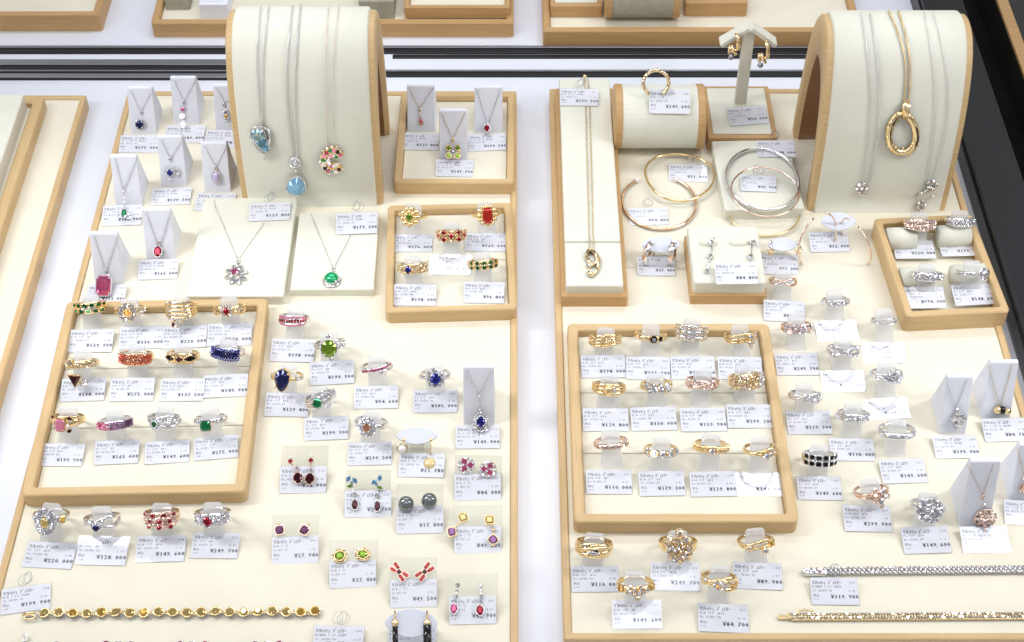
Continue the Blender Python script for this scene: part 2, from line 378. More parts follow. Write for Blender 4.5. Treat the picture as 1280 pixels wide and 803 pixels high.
def cylinder_stand(xl, xr, yfront, r, label, z0=0.0, m='ivory'):
    # a horizontal cushion roll with wooden end discs, front silhouette at image height yfront
    c = P((xl + xr) / 2, yfront, z0 + r * .4); yc = c.y + r * .92
    a = on_plane(xl, yfront, Vector((0, yc, z0 + r)), Vector((0, 1, 0))).x; b_ = on_plane(xr, yfront, Vector((0, yc, z0 + r)), Vector((0, 1, 0))).x
    rt = thing('roll_stand', label, 'display roll', ((a + b_) / 2, yc, z0)); wd = b_ - a
    n = 40
    def ring(x, rr): return [(x, rr * math.sin(2 * math.pi * k / n), r + rr * math.cos(2 * math.pi * k / n)) for k in range(n)]
    MB().add(*loops([ring(x, rr) for x, rr in ((-wd / 2 + .5, r * .9), (-wd / 2 + .52, r * .97), (wd / 2 - .52, r * .97), (wd / 2 - .5, r * .9))]), smooth=False).build('cloth_roll', m, rt)
    for sx in (-1, 1):
        MB().add(*loops([ring(sx * (wd / 2 - d), rr) for d, rr in ((.56, r * .5), (.55, r - .06), (.5, r), (.08, r), (0, r - .07), (0, r * .3))])).build('end_disc', 'wood_deep', rt)
    return Vector(((a + b_) / 2, yc, z0 + r)), r
cylC, cylR = cylinder_stand(764, 874, 189, 2.25, 'ivory cloth roll with wooden end discs carrying the gold hoop')
cylinder_stand(754, 846, 24, 1.9, 'grey cloth roll with wooden ends in the rear case', z0=.06, m='greige')
# ivory slab in the cut-off tray
wtray(-60, P(52, 133, 1.0).x, -9, 21.2, .004, 1.0, 'wooden tray with an ivory slab, standing on the cut-off board', .75)
t = thing('display_slab', 'ivory slab cut off by the picture edge, in a wooden tray', 'display slab', (0, 0, 0))
MB().put(slab(22, 22, .66, 1.9, .15, .1), T((P(30, 118, 1.9).x - 11, P(30, 118, 1.9).y - 11, 0))).build('padded_top', 'ivory', t)

# ---------------------------------------------------------------- necklace drums (bent arches)
class Drum:
    def __init__(s, x0, x1, y0, y1, H, label):
        s.x0, s.x1 = x0, x1; s.yc = (y0 + y1) / 2; s.a = (y1 - y0) / 2; s.H = H
        rt = thing('necklace_drum', label, 'necklace stand', ((x0 + x1) / 2, s.yc, 0)); hw = (x1 - x0) / 2
        n = 40
        def prof(d, e=2.35, dz=None):
            dz = d if dz is None else dz
            o = []
            for k in range(n + 1):
                a = math.pi * k / n; c, q = math.cos(a), math.sin(a)
                o.append((-(s.a - d) * math.copysign(abs(c) ** (2 / e), c), (s.H - dz) * abs(q) ** (2 / e)))
            o[0] = (o[0][0], .004); o[-1] = (o[-1][0], .004)
            return o
        def shell(xa, xb, do, di, bev):
            A, B_ = prof(do, 2.35, do if do < 1 else 3.02), prof(di, 2.35, di if di < 1 else 3.0 if di < 1.3 else 3.12); Ab = prof(do + bev, 2.35, None if do < 1 else 3.03); m = n + 1
            ls = [[(xa, *B_[k]) , (xa, *Ab[k]), (xa + bev, *A[k]), (xb - bev, *A[k]), (xb, *Ab[k]), (xb, *B_[k])] for k in range(m)]
            vs = [v for l in ls for v in l]; fs = []
            for k in range(m - 1):
                for i in range(6):
                    j = (i + 1) % 6; fs.append((k * 6 + i, k * 6 + j, (k + 1) * 6 + j, (k + 1) * 6 + i))
            fs += [tuple(range(6)), tuple(range((m - 1) * 6 + 5, (m - 1) * 6 - 1, -1))]
            return vs, fs
        MB().put(shell(-hw, hw, .22, 1.25, .12), None, True).build('wood_arch', 'wood', rt)
        MB().put(shell(-hw + .42, hw - .42, 0, .215, .16), None, True).build('leather_wrap', 'ivory', rt)
        MB().put(shell(-hw + .3, hw - .3, 1.26, 1.36, .02), None, True).build('shade_lining', 'shaded_wood', rt)  # added layer, dark so the inside of the arch looks shaded
        s.pr = [(s.yc + y, z) for y, z in prof(-.06)]
    def hit(s, px, py, lift=0.0):
        d = ray(px, py); best = None
        for (ya, za), (yb_, zb) in zip(s.pr, s.pr[1:]):
            ey, ez = yb_ - ya, zb - za; den = d.y * ez - d.z * ey
            if abs(den) < 1e-9: continue
            k = ((ya - CAM.y) * ez - (za - CAM.z) * ey) / den
            u = ((ya - CAM.y) * d.z - (za - CAM.z) * d.y) / den
            if k > 0 and -.001 <= u <= 1.001 and (best is None or k < best[0]):
                nrm = Vector((0, -ez, ey)).normalized()
                if nrm.dot(d) > 0: nrm = -nrm
                best = (k, nrm, Vector((0, ey, ez)).normalized())
        if best is None: return None
        return CAM + d * best[0] + best[1] * lift, best[1]
    def top_z(s): return s.H
def drum_height(y0, y1, py):
    lo, hi = 4.0, 22.0
    for _ in range(30):
        h = (lo + hi) / 2; yc, a = (y0 + y1) / 2, (y1 - y0) / 2; m = 1e9
        for k in range(80):
            an = math.pi * k / 79; y = yc - a * math.copysign(abs(math.cos(an)) ** (2 / 2.35), math.cos(an)); z = h * math.sin(an) ** (2 / 2.35)
            v = Vector((0, y, z)) - CAM; m = min(m, 401.5 - FPX * v.dot(Vector((0, SP, CP))) / v.dot(Vector((0, CP, -SP))))
        if m > py: lo = h
        else: hi = h
    return h
hL = drum_height(10.65, 19.4, 8); hR = drum_height(10.0, 19.0, 13)
print('drum heights', hL, hR)
drumL = Drum(-18.1, -8.65, 10.65, 19.4, hL, 'ivory arch stand with wooden rims showing aqua, larimar and crescent pendants')
drumR = Drum(19.8, 29.0, 10.0, 19.0, hR, 'ivory arch stand with wooden rims showing a gold oval loop pendant')
# ---------------------------------------------------------------- price tags
GL = {}
def glyph(ch):
    if ch not in GL:
        c = bpy.data.curves.new('glyph', 'FONT'); c.body = ch; c.resolution_u = 1
        o = bpy.data.objects.new('glyph', c); sc.collection.objects.link(o); m = o.to_mesh()
        vs = [(v.co.x, v.co.y, 0) for v in m.vertices]; fs = [tuple(p.vertices) for p in m.polygons]
        o.to_mesh_clear(); bpy.data.objects.remove(o); bpy.data.curves.remove(c)
        GL[ch] = (vs, fs)
    return GL[ch]
def write(mb, s, x, y, size, adv, z, bold=0):
    for ch in s:
        if ch != ' ':
            vs, fs = glyph(ch); wd = max((v[0] for v in vs), default=0); lo = min((v[0] for v in vs), default=0)
            off = (adv - (wd - lo) * size) / 2 if ch not in '.,ﾞﾟ' else 0
            for bx in ((0,) if not bold else (0, bold)):
                mb.add([(x + off + bx + (v[0] - lo) * size, y + v[1] * size, z + bx * .002) for v in vs], fs)
        x += adv
TEXT = 'ﾘﾌﾚｯｼｭ ｼﾞｭｴﾘｰ'
CARD = {}
tag_n = 0
def price_tag(px, py, price, item, l2='K18 ﾘﾝｸﾞ #12', l3='S1.28/D0.56', rot=0, z=0.0, wpx=54, tilt=None, loop=False, code=None, rz=None):
    """px,py: centre of the tag in the photograph; lies on the surface at height z"""
    global tag_n; tag_n += 1; r = random.Random(tag_n * 13)
    c = P(px, py, z + .16); roll = r.uniform(-1, 1); rot += r.uniform(-1.5, 1.5)
    if tilt == 'glare':   # lies so that its sleeve mirrors the ceiling lamp
        hv = Matrix.Rotation(-R_(rot), 3, 'Z') @ ((BACK + Vector((max(-38, min(38, c.x * 2)), 0, 0)) - c).normalized() + (CAM - c).normalized()).normalized()
        tilt = math.degrees(math.asin(-hv.y)); roll = math.degrees(math.atan2(hv.x, hv.z))
    if tilt is None:   # ordinary tags lie so that they do not mirror the lamp
        hv = ((BACK + Vector((max(-38, min(38, c.x * 2)), 0, 0)) - c).normalized() + (CAM - c).normalized()).normalized(); g = math.degrees(math.asin(-hv.y)); tilt = r.uniform(8, 14)
        if abs(tilt - g) < 6: tilt = g - 6.5 if tilt < g else g + 6.5
    W = wpx / sc_at(px, py, z); W *= 1.05; H = W * .62 * (.98 + .04 * r.random())
    lab = f'price tag before the {item}' if not item.startswith('=') else item[1:]
    rt = thing('price_tag', lab, 'price tag', (c.x, c.y, z + .03 + math.sin(R_(abs(tilt))) * H * .5), (R_(tilt), R_(roll), R_(rot)), 'price tags lying in front of the jewellery')
    MB().put(slab(W * .965, H * .93, -.012, .012, .03, .004)).build('card', 'paper', rt)
    m = MB(); k = W / 2.8; y = H / 2 - .06 * k
    write(m, TEXT, -1.25 * k, y - .40 * k, .27 * k, .128 * k, .0135, .012 * k)
    write(m, code or r.choice(('101', '201', '107', '104', '111', '112', '003', '110', '006')), .88 * k, y - .37 * k, .21 * k, .125 * k, .0135)
    write(m, l2, -1.25 * k, y - .62 * k, .20 * k, .108 * k, .0135)
    write(m, l3, -1.25 * k, y - .85 * k, .19 * k, .102 * k, .0135)
    write(m, '%d.%02d' % (r.randint(1, 9), r.randint(0, 99)), .80 * k, y - .86 * k, .17 * k, .10 * k, .0135)
    write(m, '税込', -1.25 * k, y - 1.15 * k, .19 * k, .19 * k, .0135)
    write(m, r.choice(('110', '114', '118')), -1.25 * k, y - 1.37 * k, .16 * k, .10 * k, .0135)
    p = '¥' + price; adv = .20 * k; ln = sum(.13 if q == '.' else 1 for q in p) * adv
    x = 1.24 * k - len(p) * adv + .1 * k
    write(m, p, x, y - 1.27 * k, .335 * k, adv, .0135, .03 * k)
    m.build('lettering', 'ink', rt)
    MB().put(slab(W * 1.0, H, .016, .022, .04, .002)).build('clear_sleeve', 'sleeve', rt)
    if loop:
        b = MB()
        for q in range(3):
            a0 = r.uniform(-.4, .4); b.put(tube([(a0 * .5 + (.34 - .07 * q) * math.cos(t_ / 10 * 6.28), H * .5 + .3 + .36 * math.sin(t_ / 10 * 6.28), .05 + .1 * q + .1 * math.sin(t_)) for t_ in range(10)], .022, 5, True))
        b.build('plastic_loop', 'thread', rt)
    return rt
# ---------------------------------------------------------------- rings on clips
RT = R_(34); AX = Vector((0, math.sin(RT), math.cos(RT)))
def clip_geo(h=1.62):
    ls = []
    for q, hw, y0, y1, o in ((0, .62, -.30, .42, 0), (.12, .60, -.26, .36, 0), (.5, .56, -.20, .22, 0), (h - .4, .55, -.19, .20, 0), (h - .1, .52, -.16, .17, .03), (h, .46, -.08, .1, .05)):
        ls.append([(x, y + q * math.tan(RT) + o, q) for x, y in ((-hw, y0 + .07), (-hw + .1, y0), (hw - .1, y0), (hw, y0 + .07), (hw, y1 - .07), (hw - .1, y1), (-hw + .1, y1), (-hw, y1 - .07))])
    return loops(ls)
CLIP_MESH = None
def ring(px, py, desc, metal, ops, tg=None, z=0.0, s=1.0, rz=None, where='', trot=0, tlt=None, ttilt=None, l2=None, l3=None, lay=None):
    global CLIP_MESH
    r = random.Random(int(px * 31 + py)); rz = r.uniform(-9, 9) if rz is None else rz
    gz = 1.36 * math.cos(RT) + 1.0 * math.sin(RT); G = P(px, py, z + gz); Rz = Matrix.Rotation(R_(rz), 4, 'Z')
    base = G - (Rz @ Vector((0, 1.36 * math.sin(RT) - 1.0 * math.cos(RT), gz))); base.z = z
    if CLIP_MESH is None:
        o = MB().put(clip_geo()).build('ring_clip', 'frost'); CLIP_MESH = o.data
    else:
        o = bpy.data.objects.new('ring_clip', CLIP_MESH); sc.collection.objects.link(o)
    o.location = (base.x, base.y, z + .003); o.rotation_euler = (0, 0, R_(rz))
    tag(o, 'frosted clip under the ' + desc, 'ring clip', 'frosted clips holding the rings')
    tilt = RT + R_(tlt or 0)
    c = base + Rz @ (AX * 1.36)
    rt = thing('ring', (desc + ' ' + where).strip(), 'ring', c, (-tilt, 0, R_(rz + r.uniform(-4, 4))), 'rings shown on frosted clips')
    J = Jewel(metal); Ro = .88 * s; KS = 1.32
    def at(a, sv, d=0.0, rot=0):
        a = R_(a); n = Vector((math.sin(a), -math.cos(a), 0)); t_ = Vector((math.cos(a), math.sin(a), 0)); u = Vector((0, 0, 1))
        return frame_mx(n * (Ro + d) + u * sv, t_, u, n) @ Matrix.Rotation(R_(rot), 4, 'Z')
    TH = [.15]
    for op in ops:
        k = op[0]; a = op[1:]; J.op += 1
        if k == 'B':      # band: width, thickness, back width, offset, amplitude, frequency, phase, metal
            wd, th, wb, off, amp, fq, ph = (list(a) + [.2, .13, .2, 0, 0, 1, 0][len(a):])[:7]; wd *= KS; wb *= 1.1; off *= KS; amp *= KS; th *= 1.15
            ls = []; n = 44; TH[0] = th
            for i in range(n):
                q = 2 * math.pi * i / n; fr = (math.cos(q) * .5 + .5) ** 1.3; ww = (wb + (wd - wb) * fr) / 2; sv = (off + amp * math.sin(fq * (q if q < math.pi else q - 2 * math.pi) + R_(ph))) * fr
                tt = .09 + (th - .09) * fr; nn = Vector((math.sin(q), -math.cos(q), 0))
                ls.append([nn * (Ro + d) + Vector((0, 0, sv + e * ww)) for d, e in ((-.02, -1), (tt * .6, -1), (tt * .92, -.72), (tt, -.25), (tt, .25), (tt * .92, .72), (tt * .6, 1), (-.02, 1))])
            ls.append(ls[0]); J.mb.add(*loops(ls, False, False), smooth=True)
        elif k == 'P':    # pave: stone, a0, a1, s0, s1, pitch, amp, freq, phase, depth
            m, a0, a1, s0, s1, d, amp, fq, ph, dep = (list(a) + ['diamond', -50, 50, -.1, .1, .13, 0, 1, 0, None][len(a):])[:10]
            dep = TH[0] if dep is None else dep * 1.15; s0 *= KS; s1 *= KS; amp *= KS
            ns = max(1, round((s1 - s0) / d) + 1); na = max(1, int(R_(a1 - a0) * (Ro + .15) / d))
            for i in range(ns):
                for j in range(na + 1):
                    aa = a0 + (a1 - a0) * (j + (.5 if i % 2 else 0)) / max(na, 1); q = R_(aa); fr = (math.cos(q) * .5 + .5) ** 1.3
                    sv = ((s0 + s1) / 2 + amp * math.sin(fq * q + R_(ph))) * (fr if amp else 1) + ((i / (ns - 1) - .5) * (s1 - s0) * (.55 + .45 * fr) if ns > 1 else 0)
                    mm = m if isinstance(m, str) else m[min(len(m) - 1, int((aa - a0) / (a1 - a0) * len(m)))]
                    J.dia(at(aa, sv, dep - .01), d * .52 * r.uniform(.93, 1.07), mm)
        elif k == 'G':    # single stone: shape, rx, ry, stone, angle, s, depth, rot, height
            sh, rx, ry, m, an, sv, dep, ro, h = (list(a) + ['oval', .2, .2, 'diamond', 0, 0, None, 0, None][len(a):])[:9]; rx *= 1.22; ry *= 1.22; sv *= KS
            J.stone(at(an, sv, (TH[0] if dep is None else dep) + .04, ro), sh, rx, ry, m, h)
        elif k == 'H':    # halo: rx, ry, n, r, angle, s, depth, stone
            rx, ry, n, rr, an, sv, dep, m = (list(a) + [.3, .3, 12, .06, 0, 0, None, 'diamond'][len(a):])[:8]; rx *= 1.22; ry *= 1.22; rr *= 1.2; sv *= KS
            J.halo(at(an, sv, (TH[0] if dep is None else dep) + .02), rx, ry, n, rr, m)
        elif k == 'W':    # row of stones: shape, rx, ry, stone, n, a0, s0, a1, s1, rot
            sh, rx, ry, m, n, a0, s0, a1, s1, ro = (list(a) + [0])[:10]; rx *= 1.12; ry *= KS * .95; s0 *= KS; s1 *= KS
            for i in range(n):
                u = i / (n - 1) if n > 1 else .5; mm = m if isinstance(m, str) else m[i % len(m)]
                J.stone(at(a0 + (a1 - a0) * u, s0 + (s1 - s0) * u, TH[0] - .03, ro), sh, rx, ry, mm, None, rx > .06, False)
        elif k == 'C':    # cluster of round stones: n, spread x, spread s, r, stone
            n, sx, ss, rr, m = a; sx *= 1.22; ss *= 1.22; rr *= 1.2
            for i in range(n):
                q = i * 2.39996; u = math.sqrt((i + .3) / n); an = math.degrees(u * math.cos(q) * sx / Ro); sv = u * math.sin(q) * ss
                dep = TH[0] + .16 * (1 - u * u); mx = at(an, sv, dep)
                J.mb.put(ball(rr * 1.15, 6, 4, sz=.7), mx @ T((0, 0, -rr * .5)), True); J.dia(mx, rr * r.uniform(.85, 1.1), m if isinstance(m, str) else r.choice(m))
        elif k == 'N':    # metal nuggets / petals: n, spread, r, ring?
            n, sp, rr, ry = a; sp *= 1.2; rr *= 1.2; ry *= 1.2
            for i in range(n):
                q = 2 * math.pi * i / n; J.mb.put(ball(rr, 8, 5, sz=.8), at(math.degrees(sp * math.cos(q) / Ro), ry * math.sin(q), TH[0] + .05), True)
        elif k == 'T':    # twisted rope relief: n grooves, width, a0, a1
            n, wd, a0, a1 = a; wd *= 1.2
            for i in range(n):
                an = a0 + (a1 - a0) * (i + .5) / n; fr = math.cos(R_(an)) * .5 + .5
                J.mb.put(ball(.17, 8, 6, sx=.55, sy=wd / .34, sz=.75), at(an, 0, TH[0] - .02, -32), True)
    J.finish(rt)
    if tg: price_tag(tg[0], tg[1], tg[2], desc, l2 or ('Pt ﾘﾝｸﾞ #%d' if metal == 'silver' else 'K18 ﾘﾝｸﾞ #%d') % r.randint(8, 16), l3 or '%s%.2f/D%.2f' % (r.choice('RSE'), r.uniform(.3, 2), r.uniform(.2, .9)), trot if trot else 0, z, tg[3] if len(tg) > 3 else 54, ttilt)
    return rt
# ---------------------------------------------------------------- pendants, earrings
def link_chain(mb, pts, n, r=.045, pitch=.10):
    pts = [Vector(p) for p in pts]; segs = [(b - a).length for a, b in zip(pts, pts[1:])]; tot = sum(segs); k = max(2, int(tot / pitch)); side = 0
    for i in range(k + 1):
        d = tot * i / k; j = 0
        while j < len(segs) - 1 and d > segs[j]: d -= segs[j]; j += 1
        p = pts[j].lerp(pts[j + 1], d / max(segs[j], 1e-6)); t_ = (pts[j + 1] - pts[j]).normalized()
        nn = n(p) if callable(n) else n
        b = t_.cross(nn).normalized(); nn2 = b.cross(t_)
        x, y = (t_, b) if i % 2 else (t_, nn2)
        mb.put(torus(r, r * .34, 8, 4, 1.35, .8), frame_mx(p, x, y, x.cross(y)), True)
def elements(J, els, hit):
    """els: stones, diamonds, pearls and metal strands at their places on a face; hit(px,py,lift) -> point, normal, up"""
    for e in els:
        k = e[0]
        if k == 'm':
            pts = [hit(x, y, e[3] if len(e) > 3 else .06)[0] for x, y in e[1]]; J.mb.put(tube(pts, e[2], 6), None, True); continue
        p, n, u = hit(e[1], e[2], .08); mx = frame_mx(p, u.cross(n), u, n)
        if k == 'g':
            sh, rx, ry, m, ro = (list(e[3:]) + [0])[:5]; J.stone(mx @ T((0, 0, .05)) @ Matrix.Rotation(R_(ro), 4, 'Z'), sh, rx, ry, m, None, rx > .11)
        elif k == 'h': J.halo(mx, *e[3:])
        elif k == 'd': J.mb.put(ball(e[3] * 1.2, 7, 4, sz=.8), mx @ T((0, 0, -e[3] * .4)), True); J.dia(mx @ T((0, 0, .04)), e[3], e[4] if len(e) > 4 else 'diamond')
        elif k == 'b': J.mb.put(torus(.10, .045, 10, 6, .7, 1.3), mx, True)
        elif k == 'l': J.mb.put(ball(.1, 8, 5, sx=e[3], sy=e[4], sz=.4), mx @ Matrix.Rotation(R_(e[5]), 4, 'Z'), True)   # metal leaf
        elif k == 'p': J.gems.append((ball(e[3], 16, 10, 1, e[5] if len(e) > 5 else 1, 1), mx @ T((0, 0, e[3] * .5)), e[4], True))
def plane_hit(o, n):
    n = n.normalized(); u = (Vector((0, 0, 1)) - n * n.z)
    u = Vector((0, 1, 0)) - n * n.y if u.length < .05 else u
    u.normalize()
    return lambda px, py, lift=0.0: (on_plane(px, py, o, n) + n * lift, n, u)
def pendant(desc, metal, hit, chain, els, r=.035, pitch=.085, cat='pendant necklace', cmetal=None):
    c = hit(els[-1][1], els[-1][2])[0] if els[-1][0] != 'm' else hit(*chain[0][0])[0]
    rt = thing('pendant_necklace', desc, cat); J = Jewel(metal)
    b = MB()
    path = list(chain[0]) + list(reversed(chain[1]))
    pts = [q for q in (hit(x, y, .05) for x, y in path) if q]
    link_chain(b, [q[0] for q in pts], pts[0][1], r, pitch)
    b.build('chain', cmetal or metal, rt); elements(J, els, hit); J.finish(rt, 'setting'); return rt
def wedge(xl, xr, yt, yb, desc, z=0.0, taper=.0):
    f = P((xl + xr) / 2, yb, z); ridge = None
    dy = 1.25; h = 1.0
    for _ in range(40):
        v = Vector((f.x, f.y + dy, z + h)) - CAM; yy = 401.5 - FPX * v.dot(Vector((0, SP, CP))) / v.dot(Vector((0, CP, -SP))); h += (yy - yt) * .02
    n = Vector((0, -h, dy)).normalized(); o = Vector((f.x, f.y, z)); ph = plane_hit(o, n)
    ym = (yt + yb) / 2; a = ph(xl, ym)[0].x; b = ph(xr, ym)[0].x; cx = (a + b) / 2; wd = b - a
    ls = []
    hw = wd / 2
    for q, y0, y1 in ((.004, 0, 2.7), (h * .5, dy * .5, 2.7 - (2.7 - dy - .25) * .5), (h - .06, dy * (1 - .06 / h), dy + .28), (h, dy + .05, dy + .2)):
        g = hw * (1.02 - .04 * q / h) - (.05 if q == h else 0)
        y1 = max(y1, y0 + .1); ls.append([(-g + .04, y0, q), (g - .04, y0, q), (g, y0 + .04, q), (g, y1, q), (-g, y1, q), (-g, y0 + .04, q)])
    o2 = MB().put(loops(ls)).build('pendant_stand', 'pale'); o2.location = (cx, f.y, z)
    tag(o2, 'pale leather wedge stand under the ' + desc, 'pendant stand', 'pale wedge stands for pendants')
    return ph
def vpend(desc, metal, stand, jx, jy, els, tg=None, z=0.0, trot=0, l2='Pt ﾍﾟﾝﾀﾞﾝﾄ 45CM', chain_in=3, cm=None, wpx=48, ttilt=None):
    xl, xr, yt, yb = stand; ph0 = wedge(xl, xr, yt, yb, desc, z)
    def ph(x, y, l=0.0):
        p, n, u = ph0(x, y, l)
        if p.z < z + .6:
            p = P(x, y, z + .6); n = (n + Vector((0, 0, 1))).normalized(); u = (Vector((0, 1, 0)) - n * n.y).normalized()
        return p, n, u
    pendant(desc, metal, ph, [[(xl + chain_in, yt + 4), (jx - 1, jy)], [(xr - chain_in, yt + 4), (jx + 1, jy)]], els, .032, .08, cmetal=cm)
    if tg: price_tag(tg[0], tg[1], tg[2], desc, l2, 'D%.2f/S%.2f' % (rng.uniform(.2, .9), rng.uniform(.5, 2)), trot, z, wpx, ttilt)
def earring_pair(descs, metal, card, els2, tg, l2='K18 ﾋﾟｱｽ', hook=True):
    """two earrings hung on a clear leaning card"""
    xl, xr, yt, yb, = card
    o = P((xl + xr) / 2, yb - 3, 0.06); n = Vector((0, -math.sin(R_(22)), math.cos(R_(22))))
    ph = plane_hit(o, n)
    a, b, c, d = ph(xl, yt)[0], ph(xr, yt)[0], ph(xr, yb - 3)[0], ph(xl, yb - 3)[0]
    root = thing('earring_card', 'clear card carrying the ' + descs[0], 'earring card', o, (R_(22), 0, math.atan2((b - a).y, (b - a).x)), 'clear cards carrying earrings')
    wd = (b - a).length; hh = (a - d).length
    MB().put(slab(wd, hh, -.10, -.03, .06, .02), T((0, hh / 2, 0))).build('sheet', 'acrylic', root)
    MB().put(slab(wd * .45, .45, -.10, -.02, .15, .02), T((0, -.12, 0)) @ Matrix.Rotation(R_(-22), 4, 'X')).build('foot', 'acrylic', root)
    for ds, els in zip(descs, els2):
        rt = thing('earring', ds, 'earring', group='earrings on clear cards'); J = Jewel(metal); elements(J, els, lambda x, y, l=0.0: ph(x, y, l + .04)); J.finish(rt, 'setting')
    # the tag leans on the lower half of the card
    if tg:
        rt = price_tag(tg[0], tg[1], tg[2], descs[0], l2, rng.choice(('S-/D0.12', 'R0.45/0.45', 'G-/D0.10', 'ﾃﾞｻﾞｲﾝ')), tg[3] if len(tg) > 3 else 2, 0, tg[4] if len(tg) > 4 else 57, 22)
        p = ph(tg[0], tg[1], .03)[0]; rt.location = p
def leaf_hanger(px, py, w, h, label, z=0.0, lift=1.5):
    """white oval earring hanger on a short stem"""
    c = P(px, py, z + lift); k = sc_at(px, py, z + lift); rt = thing('earring_hanger', label, 'earring hanger', (c.x, c.y, z), group='white oval earring hangers')
    a, b = w / k / 2, h / k / 2
    g = [[(a * s * math.cos(2 * math.pi * i / 28), b * s * math.sin(2 * math.pi * i / 28) * (1 - .25 * math.cos(2 * math.pi * i / 28) ** 2), q) for i in range(28)] for s, q in ((.9, -.07), (1, -.03), (1, .03), (.95, .07))]
    MB().put(loops(g), T((0, 0, lift)) @ Matrix.Rotation(R_(30), 4, 'X'), False).build('oval_top', 'plastic', rt)
    MB().put(slab(.75, .16, .004, lift - .06, .05, .02), T((0, .05, 0))).build('stem', 'acrylic', rt)
    MB().put(slab(1.5, 1.1, .004, .1, .2, .03), T((0, 0, 0))).build('foot', 'acrylic', rt)
    return plane_hit(Vector((c.x, c.y, z + lift)), Vector((0, -math.sin(R_(60)), math.cos(R_(60)))))
# ================================================================ RINGS
TZ = .5   # cloth level inside the trays
# --- maple tray of twelve coloured rings
ring(109, 386, 'gold ring with two rows of green baguettes', 'gold', [('B', .56, .14, .2), ('W', 'em', .12, .085, 'green', 6, -58, .13, 62, .13), ('W', 'em', .12, .085, 'green', 5, -50, -.14, 50, -.14), ('P', 'diamond', -20, 20, -.02, .02, .1)], (114, 427, '139.900'), TZ)
ring(160, 391, 'orange oval ring in a gold petal halo', 'gold', [('B', .3, .13, .18), ('H', .38, .38, 9, .13), ('H', .27, .24, 14, .05), ('G', 'oval', .2, .17, 'orange', 0, 0, .24), ('P', 'diamond', 24, 70, -.06, .06, .11)], (177, 423, '330.000'), TZ, trot=4)
ring(224, 389, 'wide five-strand diamond ring ending in a dark drop', 'gold', [('B', .2, .14, .15, o) for o in (-.38, -.19, 0, .19, .38)] + [('P', 'diamond', -46, 36, o, o, .1, 0, 1, 0, .15) for o in (-.38, -.19, 0, .19, .38)] + [('G', 'pear', .12, .16, 'purple', -22, -.62, .12, 160), ('H', .17, .17, 9, .06, -4, -.6, .1)], (231, 422, '220.000'), TZ, trot=4)
ring(286, 389, 'gold crossover ring with a round ruby', 'gold', [('B', .22, .16, .18, 0, .2, 1.4, 0), ('B', .22, .16, .18, 0, -.2, 1.4, 0), ('H', .25, .25, 12, .075, -4), ('G', 'oval', .17, .19, 'ruby', -4, 0, .2), ('P', 'champagne', 20, 60, -.1, .12, .1)], (287, 419, '330.000'), TZ, trot=4)
ring(97, 459, 'gold diamond ring with a hanging red trillion', 'gold', [('B', .38, .15, .2, .1, .05, 1, 0), ('P', 'champagne', -55, 62, -.02, .2, .11), ('G', 'em', .15, .17, 'champagne', -24, .16, .14), ('G', 'tri', .32, .34, 'garnet', -8, -.55, .2, 180), ('H', .12, .12, 6, .06, 16, -.72, .1)], (104, 488, '198.000'), TZ, trot=3)
ring(166, 450, 'domed ring paved with salmon sapphires', 'gold', [('B', .62, .2, .26)] + [('P', 'rosestone', -60, 60, -.2, .2, .145), ('P', 'diamond', -52, 52, .29, .29, .07)], (165, 488, '275.000'), TZ, trot=3)
ring(223, 449, 'gold edged onyx ring with a red cabochon', 'gold', [('B', .5, .13, .26), ('W', 'marq', .34, .13, 'onyx', 2, -36, 0, 36, 0), ('G', 'cab', .17, .13, 'garnet'), ('P', 'champagne', -48, 48, .22, .22, .075), ('P', 'champagne', -48, 48, -.22, -.22, .075)], (228, 488, '137.500'), TZ, trot=1)
ring(279, 443, 'silver ring with a swirl of dark blue sapphires', 'silver', [('B', .55, .2, .25, .02, .08, 1, 0), ('P', 'sapphire', -46, 50, -.24, .24, .14, -.08, 1.3, 0), ('P', 'navy', -30, 40, -.1, .1, .14, -.08, 1.3, 0, .24), ('P', 'diamond', -60, -46, -.1, .2, .09)], (282, 483, '149.900'), TZ, trot=3)
ring(78, 529, 'pink emerald-cut ring with dark corner stones', 'gold', [('B', .34, .14, .2), ('B', .16, .12, .15, .16, .1, 1, 40), ('G', 'em', .24, .3, 'palepink', -4, -.06, .2), ('G', 'marq', .13, .09, 'garnet', -34, .22, .14, 20), ('G', 'marq', .13, .09, 'garnet', 22, .22, .14, -20), ('G', 'marq', .12, .09, 'garnet', 22, -.34, .14, 20), ('C', 9, .32, .2, .07, 'diamond')], (77, 569, '199.900'), TZ, trot=0)
ring(141, 533, 'domed pave ring shading from pink to purple', 'silver', [('B', .44, .18, .2), ('P', ['pink', 'palepink', 'violet', 'amethyst', 'purple'], -66, 66, -.14, .14, .14)], (146, 566, '165.000'), TZ, trot=4, rz=6)
ring(200, 529, 'silver bypass ring with an oval green stone', 'silver', [('B', .2, .14, .16, .08, .2, 1.2, 30), ('B', .2, .14, .16, -.05, -.2, 1.2, 30), ('H', .22, .25, 14, .06, -14, -.05), ('G', 'oval', .15, .18, 'green', -14, -.05, .2), ('P', 'diamond', 10, 60, -.05, .2, .11)], (209, 565, '149.600'), TZ, trot=4)
ring(262, 530, 'silver ring with a square emerald and diamond shoulders', 'silver', [('B', .26, .14, .18, .08), ('P', 'diamond', -62, -18, .03, .13, .10), ('P', 'diamond', 18, 62, .03, .13, .10), ('G', 'sq', .24, .24, 'emerald', -10, -.04, .2)], (270, 560, '275.000'), TZ, trot=5)
